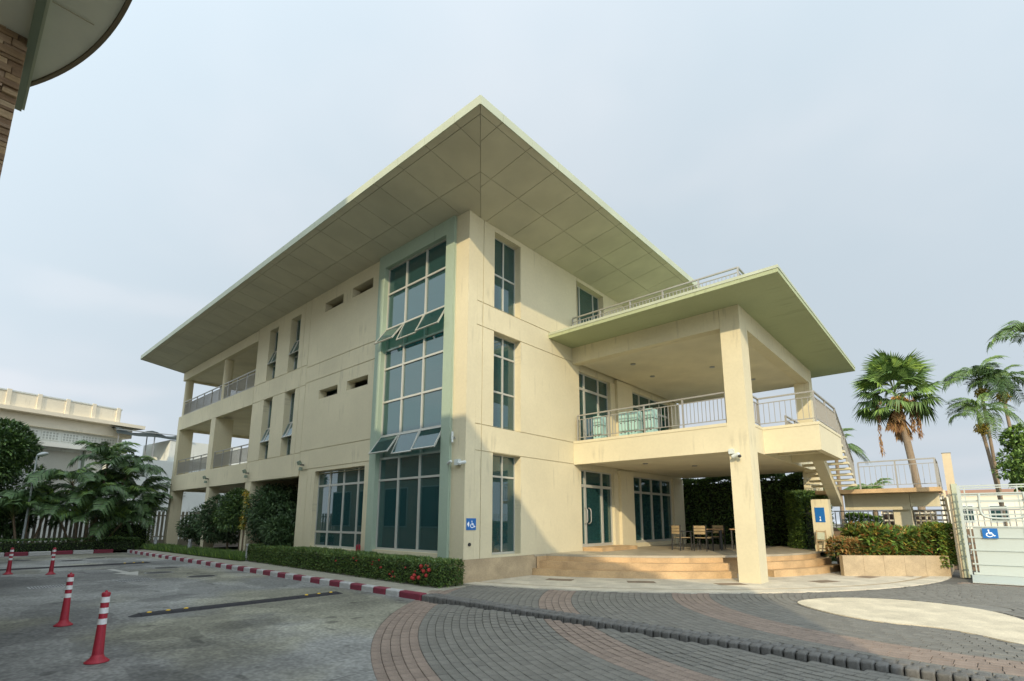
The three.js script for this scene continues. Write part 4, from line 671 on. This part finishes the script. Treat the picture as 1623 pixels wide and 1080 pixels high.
// porch furniture
{
  const mkTable = (x, z, label) => { const t = thing('patio_table', label, 'table', x, 0.6, z, 0.3, 'porch tables'); box(t, 'table_top', M.wood, -0.45, 0.45, 0.7, 0.735, -0.45, 0.45); for (const [a, b] of [[-1, -1], [-1, 1], [1, -1], [1, 1]]) box(t, 'leg', M.dark, a * 0.38 - 0.02, a * 0.38 + 0.02, 0, 0.7, b * 0.38 - 0.02, b * 0.38 + 0.02, true); box(t, 'apron', M.dark, -0.38, 0.38, 0.64, 0.699, -0.37, -0.35); return t; };
  mkTable(9.2, 2.95, 'square wooden porch table beside the chair nearest the lobby glazing'); mkTable(10.0, 3.85, 'square wooden porch table in front of the green screen, with a red pot on it');
  const mkChair = (x, z, turn, label) => { const c = thing('patio_chair', label, 'chair', x, 0.6, z, turn, 'porch chairs'); for (const sx of [-1, 1]) { bar(c, 'leg', M.dark, V(sx * 0.22, 0, 0.22), V(sx * 0.22, 0.64, 0.2), 0.03); bar(c, 'leg', M.dark, V(sx * 0.22, 0, -0.26), V(sx * 0.22, 0.86, -0.24), 0.03); bar(c, 'arm_rest', M.dark, V(sx * 0.235, 0.65, 0.24), V(sx * 0.235, 0.65, -0.24), 0.045, 0.025); }
    for (let i = 0; i < 5; i++) box(c, 'seat_slat', M.woodLight, -0.205, 0.205, 0.43, 0.45, -0.2 + i * 0.085, -0.13 + i * 0.085, true); for (let i = 0; i < 3; i++) box(c, 'back_slat', M.woodLight, -0.2, 0.2, 0.56 + i * 0.1, 0.645 + i * 0.1, -0.262, -0.245, true); box(c, 'seat_rail', M.dark, -0.2, 0.2, 0.39, 0.428, 0.18, 0.2); return c; };
  mkChair(8.2, 2.35, 1.1, 'slatted chair standing nearest the lobby glazing'); mkChair(8.35, 3.05, 1.5, 'slatted chair facing the porch table beside the lobby glazing'); mkChair(9.9, 2.9, -1.6, 'slatted chair between the two porch tables'); mkChair(9.3, 4.25, 1.7, 'slatted chair next to the porch column, at the table with the red pot'); mkChair(10.9, 3.6, -1.6, 'slatted chair with its back to the green screen');
  const pot = thing('red_pot', 'small red pot on the porch table', 'pot', 10.0, 1.335, 3.8); mesh(pot, 'body', new THREE.LatheGeometry([[0, 0], [0.05, 0], [0.075, 0.09], [0.065, 0.12], [0.055, 0.12], [0.05, 0.06], [0, 0.05]].map(([r, y]) => new THREE.Vector2(r, y)), 16), M.red);
  // pale crates stacked on the balcony
  const stacks = [[5.62, 0.75, 3, 'pale cyan plastic crate in the stack nearest the balcony door'], [5.62, 1.75, 3, 'pale cyan plastic crate in the stack beside the balcony pier'], [5.64, 2.12, 3, 'pale cyan plastic crate in the middle stack along the balcony railing'], [5.62, 2.66, 3, 'pale cyan plastic crate in the last stack along the balcony railing']];
  for (const [x, z, n, l] of stacks) for (let i = 0; i < n; i++) { const c = thing('plastic_crate', ['bottom ', 'middle ', 'top '][i] + l, 'crate', x, 4.19 + i * 0.33, z, 0, 'crates stacked on the balcony'); const s = 0.15; box(c, 'bottom', M.crate, -0.17, 0.17, 0, 0.02, -s, s); for (const k of [-1, 1]) { box(c, 'side_panel', M.crate, k * 0.17 - 0.01, k * 0.17 + 0.01, 0.021, 0.3, -s, s); box(c, 'end_panel', M.crate, -0.159, 0.159, 0.021, 0.3, k * (s - 0.01) - 0.01, k * (s - 0.01) + 0.01); for (const j of [-0.07, 0.07]) box(c, 'hand_slot', M.dark, k * 0.17 - 0.012, k * 0.17 + 0.012, 0.25, 0.275, j - 0.03, j + 0.03); } }
  const st = thing('wooden_stand', 'small wooden rack leaning at the foot of the stair pillar', 'stand', 10.75, 0.6, 6.12); for (const z of [-0.13, 0.13]) { bar(st, 'leg', M.woodLight, V(-0.08, 0, z), V(0.12, 0.7, z), 0.03); bar(st, 'leg', M.woodLight, V(0.2, 0, z), V(0.13, 0.7, z), 0.03); } for (const y of [0.1, 0.36, 0.66]) bar(st, 'crossbar', M.woodLight, V(-0.08 + y * 0.28, y, -0.15), V(-0.08 + y * 0.28, y, 0.15), 0.03); mesh(st, 'picture_panel', boxGeo(0.01, 0.24, 0.22, 0, 0, 0), M.fascia, 0.05, 0.51, 0).rotation.z = -0.28;
}
// palms and greenery beyond the stair
{
  const fp = thing('fan_palm', 'tall fan palm with a skirt of brown dead leaves beyond the stair landing', 'palm', 26.4, 0, 8.05), R = rngOf(61), y0 = 8.6, tx = -0.2, tz = -0.45;
  pipe(fp, 'trunk', M.palmBark, [V(0, 0, 0), V(0.0, 3, -0.02), V(-0.05, 6, -0.22), V(tx, y0, tz)], 0.18, 20, 10);
  const fans = [fanGeo(1.35, 1.05, 30, 701, PALM, 0.75, 1.9), fanGeo(1.5, 1.1, 30, 702, LIME.concat(PALM), 0.6, 1.8), fanGeo(1.2, 1.0, 28, 703, PALM, 1.0, 1.9)], BROWN = [[0.30, 0.16, 0.06], [0.36, 0.21, 0.08], [0.22, 0.11, 0.05]], deadG = [fanGeo(0.5, 0.95, 22, 704, BROWN, 0.1, 0.55), fanGeo(0.6, 1.05, 22, 705, BROWN, 0.1, 0.45)];
  for (let i = 0; i < 46; i++) { const k = i / 46, el = 1.4 - 1.9 * k; putFrond(fp, 'fan_leaf', fans[i % 3], tx, y0 + 0.35 - 0.5 * k, tz, i * 2.4, el, 0.8 + 0.22 * R(), (R() - 0.5) * 0.8); }
  for (let i = 0; i < 14; i++) putFrond(fp, 'dead_leaf', deadG[i % 2], tx, y0 - 0.1 - 0.5 * R(), tz, i * 2.4, -1.15 - 0.3 * R(), 0.85 + 0.5 * R(), (R() - 0.5) * 0.8);
  for (const [dx, dz, l] of [[-0.3, -0.75, 3.2], [0.2, 0.7, 2.3], [0.0, 0.5, 2.0]]) { const pts = [V(tx, y0 - 0.1, tz), V(tx + dx * 0.9, y0 - 0.1, tz + dz * 0.9), V(tx + dx * 1.2, y0 - l * 0.5, tz + dz * 1.2), V(tx + dx * 1.1, y0 - l, tz + dz * 1.2)]; const cv = new THREE.CatmullRomCurve3(pts); const g = leafGeo(160, (R) => { const t = 0.35 + 0.65 * R(); return { pos: cv.getPoint(t).add(rv(R).multiplyScalar(0.1)), dir: rv(R).multiplyScalar(0.4).add(V(0, -1, 0)), up: rv(R) }; }, 0.28, 0.05, BROWN, 710 + l * 10); mesh(fp, 'fruit_stalk', g, M.leaf); }
  const gold = mesh(fp, 'flower_cluster', leafGeo(260, (R) => ({ pos: rv(R).multiplyScalar(0.42).add(V(tx - 0.35, y0 - 0.35, tz + 0.12)), dir: rv(R).add(V(0, -0.8, 0)), up: rv(R) }), 0.3, 0.09, [[0.55, 0.32, 0.04], [0.42, 0.22, 0.05]], 722), M.leaf);
  const fr = [frondGeo(2.5, 0.8, 1.05, 30, 0.75, 0.07, 731, PALM, 0.8, 0.6), frondGeo(2.3, 0.55, 1.0, 30, 0.7, 0.07, 732, PALM, 0.9, 0.7), frondGeo(2.2, 1.0, 0.8, 28, 0.65, 0.07, 733, LIME.concat(PALM), 0.9, 0.5)];
  const tall = (x, z, h, lx, lz, s, label, seed) => { const t = thing('tall_palm', label, 'palm', x, 0, z, 0, 'slender palms beyond the lift'), Q = rngOf(seed); pipe(t, 'trunk', M.palmBark, [V(0, 0, 0), V(lx * 0.25, h * 0.4, lz * 0.25), V(lx * 0.6, h * 0.75, lz * 0.6), V(lx, h, lz)], 0.075, 16, 8); mesh(t, 'crown_shaft', new THREE.CylinderGeometry(0.08, 0.12, 0.8, 10), std(0.16, 0.2, 0.08), lx, h + 0.25, lz);
    for (let i = 0; i < 13; i++) putFrond(t, 'frond', fr[i % 3], lx, h + 0.55, lz, i * 2.4 + Q(), 0.85 - 1.45 * (i / 13), s * 0.85 * (0.85 + 0.3 * Q()), (Q() - 0.5) * 0.4); mesh(t, 'fruit_cluster', leafGeo(140, (R) => ({ pos: rv(R).multiplyScalar(0.3).add(V(lx - 0.12, h - 0.1, lz)), dir: rv(R).add(V(0, -1, 0)), up: rv(R) }), 0.2, 0.09, [[0.45, 0.32, 0.04], [0.3, 0.24, 0.05]], seed + 4), M.leaf); };
  tall(28.5, 11.35, 8.7, -0.3, -0.1, 1.0, 'tallest slender palm with drooping fronds beyond the wheelchair lift', 741); tall(27.5, 12.2, 8.3, 0.2, -0.15, 0.8, 'slender palm with yellow fruit, its crown touching the tallest palm', 742); tall(26.5, 11.3, 6.5, -0.3, -0.35, 0.85, 'shorter leaning slender palm in front of the two taller ones', 743);
  tall(24.0, 13.05, 9.6, 0.1, 0.1, 0.85, 'slender palm rising highest behind the light green tree', 744);
  tree('light_tree', 'light green loose leaved tree at the foot of the slender palms', 24.5, 0, 12.3, 5, [4.2, 1.3, 1.9, 1.2, 20, 0.5], 5200, 0.2, 0.1, [...LIME, ...PALM], 751);
  const sp = (x, z, y, s, label, seed) => { const t = thing('small_palm', label, 'palm', x, 0, z, 0, 'small palms behind the stair'), Q = rngOf(seed); mesh(t, 'stem', new THREE.CylinderGeometry(0.08, 0.1, y, 8), M.palmBark, 0, y / 2, 0); for (let i = 0; i < 12; i++) putFrond(t, 'frond', fr[i % 3], 0, y, 0, i * 2.4, 0.9 - 0.9 * (i / 12), s * (0.8 + 0.4 * Q())); };
  sp(17.2, 7.0, 2.5, 0.55, 'small bright palm showing through the landing railing', 761); sp(21.0, 5.2, 5.1, 0.6, 'small palm showing beside the balcony corner', 762);
}
// flood wall with pickets, riverside beyond
{
  const w = thing('flood_wall', 'brown riverside wall topped by a slim picket railing behind the planter', 'wall', 14.3, 0, 5.9); box(w, 'wall', std(0.26, 0.19, 0.13, { map: grit }), 0, 0.2, -0.1, 1.35, 0, 7); 
  const pk = boxGeo(0.03, 0.6, 0.03, 0, 0, 0); for (let i = 0; i < 44; i++) mesh(w, 'picket', pk, M.steel, 0.1, 1.66, 0.1 + i * 0.155); box(w, 'rail', M.steel, 0.075, 0.125, 1.97, 2.01, 0.05, 6.95); box(w, 'rail', M.steel, 0.08, 0.12, 1.42, 1.45, 0.05, 6.95);
  const lat = thing('lattice_screen', 'dark openwork screen of square holes behind the picket railing', 'screen', 16.2, 0, 7.3); for (let r = 0; r < 4; r++) box(lat, 'bar', M.bgCream, 0, 0.06, 1.05 + r * 0.28, 1.11 + r * 0.28, 0, 1.7); for (let c = 0; c < 9; c++) box(lat, 'upright', M.bgCream, 0.06, 0.1, 0.9, 2.0, c * 0.2, c * 0.2 + 0.05, true); box(lat, 'backing', std(0.06, 0.04, 0.03), 0.4, 0.45, 0, 2.0, 0, 1.7);
  const bs = hedge('lime_shrub', 'bright lime shrub growing behind the picket railing', 'shrub', V(15.4, 0, 6.2), V(15.6, 0, 7.3), 0.6, 1.0, 1.85, 1800, 0.16, 0.08, LIME, 611, 0.2);
  const wt = struct('river', flat([[19, -80], [140, -80], [140, 90], [19, 90]], -0.05), new THREE.MeshPhysicalMaterial({ color: C(0.10, 0.12, 0.10), roughness: 0.12, bumpMap: fineBump, bumpScale: 0.01 }));
  const bk = thing('riverside_building', 'long low cream building seen beyond the wheelchair lift', 'building', 55, 0, 8); box(bk, 'wall', M.bgCream, 0, 6, -0.3, 4.1, 0, 22); box(bk, 'roof', std(0.34, 0.20, 0.14), -0.3, 6.3, 4.101, 4.5, -0.3, 22.3); for (let i = 0; i < 9; i++) { const q = part(bk, 'window'); box(q, 'frame', M.white, -0.06, -0.001, 1.5, 3.1, 1 + i * 2.3, 2.3 + i * 2.3); box(q, 'pane', M.tealGlass, -0.07, -0.061, 1.6, 3.0, 1.1 + i * 2.3, 2.2 + i * 2.3); }
}
// ---------------------------------------------------------------- neighbours at the far left
{
  const b = thing('white_building', 'white flat roofed building with a cream parapet behind the far trees', 'building', -12.2, 0, -38.4, 0.29);
  box(b, 'wall', M.bgWhite, 0, 13.2, -0.1, 8.3, -8, 0); box(b, 'cornice', M.bgCream, -0.8, 14.3, 9.15, 9.42, -9, 1.0); box(b, 'soffit_band', M.bgCream, -0.4, 13.7, 8.3, 9.149, -8.4, 0.35); box(b, 'parapet', M.bgCream, -0.3, 12.6, 9.421, 10.5, -8.3, 0.5); box(b, 'parapet_cap', M.bgWhite, -0.35, 12.65, 10.501, 10.6, -8.35, 0.55);
  for (let i = 0; i < 8; i++) box(b, 'parapet_pier', M.bgCream, 0.2 + i * 1.72, 0.45 + i * 1.72, 9.421, 10.65, 0.501, 0.58, true);
  for (let i = 0; i < 5; i++) { const q = part(b, 'vent_block'); box(q, 'frame', M.bgWhite, 6.6 + i * 1.25, 7.7 + i * 1.25, 7.45, 8.15, 0.001, 0.05); for (let k = 0; k < 5; k++) for (let r = 0; r < 3; r++) box(q, 'hole', M.bgGrey, 6.68 + i * 1.25 + k * 0.2, 6.8 + i * 1.25 + k * 0.2, 7.52 + r * 0.2, 7.66 + r * 0.2, 0.03, 0.056, true); }
  box(b, 'balcony_slab', M.bgWhite, 4, 13.2, 6.9, 7.2, 0.001, 0.9); box(b, 'recess', std(0.5, 0.5, 0.44, { map: wallTint }), 7.6, 10.4, 3.2, 6.7, 0.001, 0.03); box(b, 'downpipe', M.steelGreen, 10.6, 10.75, 5.4, 6.9, 0.001, 0.12); box(b, 'side_pier', M.bgGrey, 6.9, 7.3, 0, 6.89, 0.001, 0.25);
  const w = thing('white_warehouse', 'plain white wall with small pierced blocks seen past the end columns', 'building', 2.8, 0, -39, 0.1); box(w, 'wall', M.bgWhite, -3.2, 16, -0.1, 6.4, -6, 0); box(w, 'upper_wall', M.bgWhite, 0.4, 16, 6.401, 8.2, -6, -0.3);
  for (const x of [-2.4, -1.6, 0.6, 1.4]) { const q = part(w, 'pierced_block'); box(q, 'frame', M.bgWhite, x, x + 0.55, 3.45, 4.2, 0.001, 0.03); for (let k = 0; k < 2; k++) for (let r = 0; r < 3; r++) box(q, 'hole', M.bgGrey, x + 0.06 + k * 0.25, x + 0.24 + k * 0.25, 3.52 + r * 0.23, 3.66 + r * 0.23, 0.01, 0.036, true); }
  box(w, 'drain_pipe', M.steel, -1.1, -1.04, 0, 6.3, 0.001, 0.06);
  const s = thing('net_canopy', 'dark net canopy on thin steel frames on the white wall by the end column', 'canopy', -0.3, 6.4, -39.6); for (const x of [0, 2.4, 4.8]) { bar(s, 'frame_post', M.steel, V(x, 0, 0), V(x, 2.2, 0), 0.07); bar(s, 'frame_post', M.steel, V(x, 0, -2.4), V(x, 2.5, -2.4), 0.07); bar(s, 'rafter', M.steel, V(x, 2.2, 0.3), V(x, 2.6, -2.8), 0.07); } bar(s, 'purlin', M.steel, V(-0.2, 2.24, 0.1), V(5, 2.24, 0.1), 0.06);
  const net = new THREE.PlaneGeometry(5.2, 3.2, 18, 10); { const p = net.attributes.position; for (let i = 0; i < p.count; i++) { const x = p.getX(i), y = p.getY(i); p.setZ(i, 0.25 * Math.cos(x * 2.6) * Math.cos(y * 0.9) - 0.5 * Math.max(0, -y - 0.9)); } net.rotateX(-Math.PI / 2 + 0.1); net.computeVertexNormals(); } const nm = mesh(s, 'net', net, new THREE.MeshStandardMaterial({ color: C(0.02, 0.03, 0.03), roughness: 0.9, side: THREE.DoubleSide }), 2.4, 2.35, -1.2);
  const rw = thing('green_gable', 'small dark green roof just showing over the cream parapet', 'roof', -13, 0, -52); box(rw, 'wall', M.bgGrey, -6, 1.5, -0.1, 13.4, -4, 0); const gs = new THREE.Shape([new THREE.Vector2(-7, 13.4), new THREE.Vector2(4.6, 13.4), new THREE.Vector2(-1.2, 16)]); const gg = new THREE.ExtrudeGeometry(gs, { depth: 4.6, bevelEnabled: false }); mesh(rw, 'roof', gg, M.steelGreen, 0, 0, -4.3);
}
// ---------------------------------------------------------------- the stone clad building beside the camera
{
  const b = thing('stone_building', 'tall stone clad building with a round entrance canopy beside the road', 'building', -9.36, 0, 1.18);
  box(b, 'podium', std(0.46, 0.40, 0.29, { map: wallTint }), -12.5, -0.02, -0.2, 5.6, -25, -0.4); box(b, 'main_block', M.otherWall, -30, -12.6, -0.2, 22.0, -24, 7.35); box(b, 'stone_pier', M.stoneBuilding, -3.0, 0.0, -0.2, 13.5, -0.399, 0);
  for (let f = 0; f < 5; f++) for (let i = 0; i < 7; i++) { const q = part(b, 'window'), y = 1.2 + f * 4.1, z = (f ? 4.5 : -3.2) - i * (f ? 4.2 : 3.3);
    if (f) { box(q, 'frame', M.frame, -12.599, -12.56, y, y + 2.4, z - 2.6, z); box(q, 'pane', M.tealGlass, -12.559, -12.55, y + 0.08, y + 2.32, z - 2.5, z - 0.1); continue; } box(q, 'frame', M.frame, -0.019, 0.02, y, y + 2.4, z - 2.4, z); box(q, 'pane', M.tealGlass, 0.021, 0.03, y + 0.08, y + 2.32, z - 2.3, z - 0.1); }
  const R = rngOf(31), sm = [[0.52, 0.36, 0.20], [0.62, 0.45, 0.27], [0.40, 0.27, 0.16], [0.66, 0.50, 0.32], [0.48, 0.34, 0.23], [0.34, 0.22, 0.13]].map(([r, g, bb]) => std(r, g, bb, { map: grit, bumpMap: fineBump, bumpScale: 0.008 }));
  let y = 5.2; const lens = [0.1, 0.15, 0.22, 0.3];
  while (y < 9.1) { const h = [0.05, 0.07, 0.09, 0.11][Math.floor(R() * 4)]; let x = 0.015; while (x > -0.52) { const L = lens[Math.floor(R() * 4)]; const dpt = 0.03 + R() * 0.045; const g = new RoundedBoxGeometry(L - 0.006, h - 0.005, 0.1, 1, 0.006); const m = mesh(b, 'stone', g, sm[Math.floor(R() * 6)], x - L / 2, y + h / 2, dpt - 0.05 + 0.003); m.rotation.set((R() - 0.5) * 0.05, (R() - 0.5) * 0.06, (R() - 0.5) * 0.02); x -= L; } y += h; }
  const can = part(b, 'round_canopy'), cx = -15.15 + 9.36, cz = 3.15 - 1.18;
  const half = Math.acos((-9.24 + 15.15) / 6.59);
  mesh(can, 'canopy_soffit', flat(arc(cx, cz, 6.54, -half * 0.99, half * 2.6, 60), 8.06, 0.06), M.canopyLight); 
  mesh(can, 'canopy_rim', annulus(cx, cz, 6.545, 6.59, -half, half * 2.62, 70, 8.3, 0.33), M.canopyRim); mesh(can, 'canopy_top', flat(arc(cx, cz, 6.6, -half, half * 2.62, 60), 8.36, 0.055), M.canopyRim);
  box(can, 'edge_beam', M.steelGreen, 0.002, 0.09, 7.86, 8.05, -1.5, 5.2); box(can, 'edge_beam', M.fascia, 0.091, 0.12, 7.9, 8.03, -1.5, 5.2); box(can, 'bracket', M.steelGreen, -0.28, -0.12, 8.1, 9.4, 0.1, 0.32); box(can, 'bracket', M.dark, -0.119, -0.09, 8.12, 9.4, 0.1, 0.3);
  for (const z of [1.0, 2.2, 3.4]) box(can, 'panel_joint', M.darkGap, 0.14, 0.55, 7.974, 7.9795, z, z + 0.012);
  // lower wing behind the camera
  const wing = thing('side_wing', 'cream wing with a stepped roofline set back behind the stone building', 'building', -14, 0, 1.2);
  const s = new THREE.Shape([[0, -0.2], [15.1, -0.2], [15.1, 9.75], [9.1, 10.4], [6.95, 12.0], [0, 12.0]].map(([a, c]) => new THREE.Vector2(-a, c))); const g = new THREE.ExtrudeGeometry(s, { depth: 9, bevelEnabled: false }); const m = mesh(wing, 'wall', g, M.otherWall); m.rotation.y = Math.PI / 2; m.position.set(-9, 0, 0);
  for (let f = 0; f < 2; f++) for (let i = 0; i < 4; i++) { const q = part(wing, 'window'), y = 1.2 + f * 4, z = 1 + i * 3.5; box(q, 'frame', M.frame, 0.001, 0.04, y, y + 2.2, z, z + 2.2); box(q, 'pane', M.tealGlass, 0.041, 0.05, y + 0.08, y + 2.12, z + 0.08, z + 2.12); }
}
scene.traverse((o) => { if (o.isMesh) o.castShadow = o.receiveShadow = true; });
renderer.render(scene, camera);
